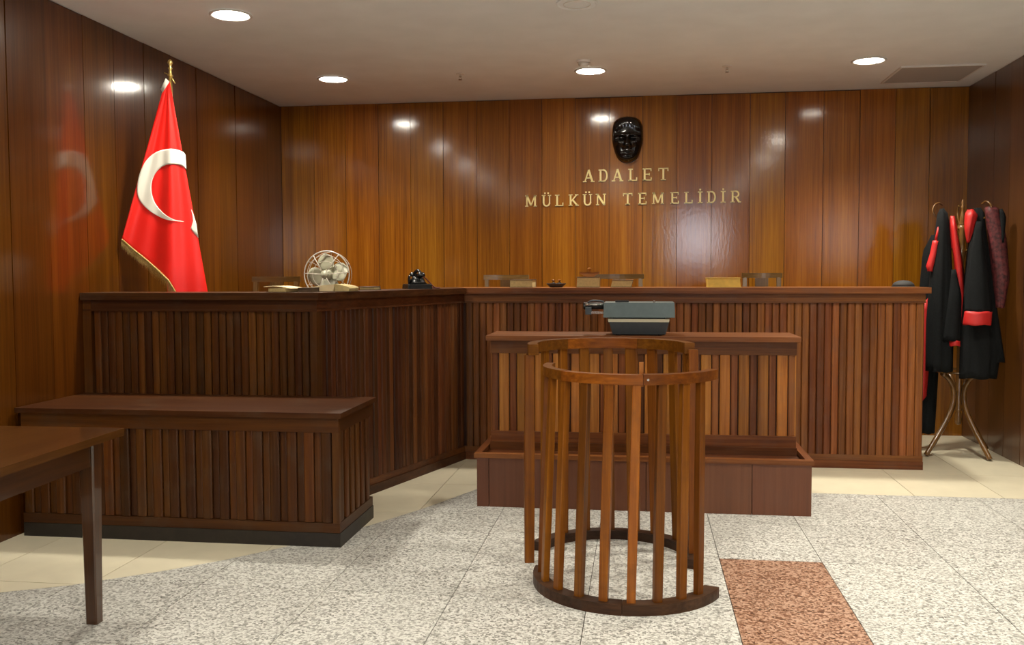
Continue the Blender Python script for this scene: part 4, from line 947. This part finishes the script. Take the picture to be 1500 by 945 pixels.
# right robe with sleeve and red cuff
t = thing('judge_robe', 'large black robe with bright red cuff hanging at the front of coat stand', 'robe', (2.41, 7.08, 1.8), 'robes on the coat stand')
emit('body', drape([(0, 2.395, 7.13, 1.80, 0.02, 0.02), (0.03, 2.395, 7.12, 1.79, 0.035, 0.035), (0.2, 2.385, 7.09, 1.55, 0.065, 0.06), (0.55, 2.385, 7.06, 1.10, 0.110, 0.085), (0.85, 2.395, 7.05, 0.75, 0.130, 0.09), (1.0, 2.385, 7.05, 0.585, 0.120, 0.09)], 5, 0.075, 1.4), M['black_cloth'], t, smooth=True)
emit('sleeve', drape([(0, 2.375, 7.05, 1.70, 0.02, 0.02), (0.2, 2.355, 7.01, 1.50, 0.048, 0.04), (0.6, 2.345, 6.96, 1.25, 0.076, 0.05), (1, 2.345, 6.935, 1.06, 0.085, 0.055)], 4, 0.05, 0.3, 36, 16), M['black_cloth'], t, smooth=True)
emit('cuff', drape([(0, 2.345, 6.933, 1.066, 0.091, 0.060), (0.8, 2.338, 6.930, 0.985, 0.092, 0.062), (1, 2.338, 6.930, 0.972, 0.090, 0.060)], 4, 0.03, 0.3, 36, 6), M['red_satin'], t, smooth=True)
emit('side_panel', drape([(0, 2.435, 7.08, 1.55, 0.012, 0.03), (0.5, 2.47, 7.06, 1.05, 0.045, 0.05), (1, 2.515, 7.06, 0.70, 0.055, 0.06)], 4, 0.08, 2.0, 28, 14), M['black_cloth'], t, smooth=True)
emit('hood', drape([(0, 2.335, 7.10, 1.79, 0.020, 0.02), (0.25, 2.335, 7.085, 1.755, 0.042, 0.04), (0.6, 2.322, 7.08, 1.66, 0.034, 0.035), (1, 2.318, 7.09, 1.555, 0.010, 0.015)], 3, 0.16, 0.5, 30, 14), M['red_satin'], t, smooth=True)
emit('lining', drape([(0, 2.447, 7.06, 1.66, 0.008, 0.01), (0.5, 2.458, 7.045, 1.58, 0.014, 0.012), (1, 2.462, 7.04, 1.50, 0.006, 0.01)], 2, 0.05, n=16, lv=8), M['red_satin'], t, smooth=True)
# patterned robe at the back
t = thing('judge_robe', 'maroon patterned robe with black trim hanging furthest right on coat stand', 'robe', (2.49, 7.05, 1.8), 'robes on the coat stand')
emit('body', drape([(0, 2.455, 7.06, 1.806, 0.025, 0.03), (0.04, 2.460, 7.055, 1.795, 0.045, 0.045), (0.3, 2.495, 7.04, 1.60, 0.060, 0.05), (0.65, 2.525, 7.03, 1.30, 0.055, 0.05), (1.0, 2.520, 7.03, 1.09, 0.030, 0.04)], 5, 0.08, 0.4), M['maroon'], t, smooth=True)
emit('black_trim', drape([(0, 2.510, 7.02, 1.785, 0.010, 0.02), (0.2, 2.520, 7.01, 1.74, 0.022, 0.025), (1, 2.518, 7.00, 1.55, 0.010, 0.015)], 3, 0.06, n=20, lv=8), M['black_cloth'], t, smooth=True)
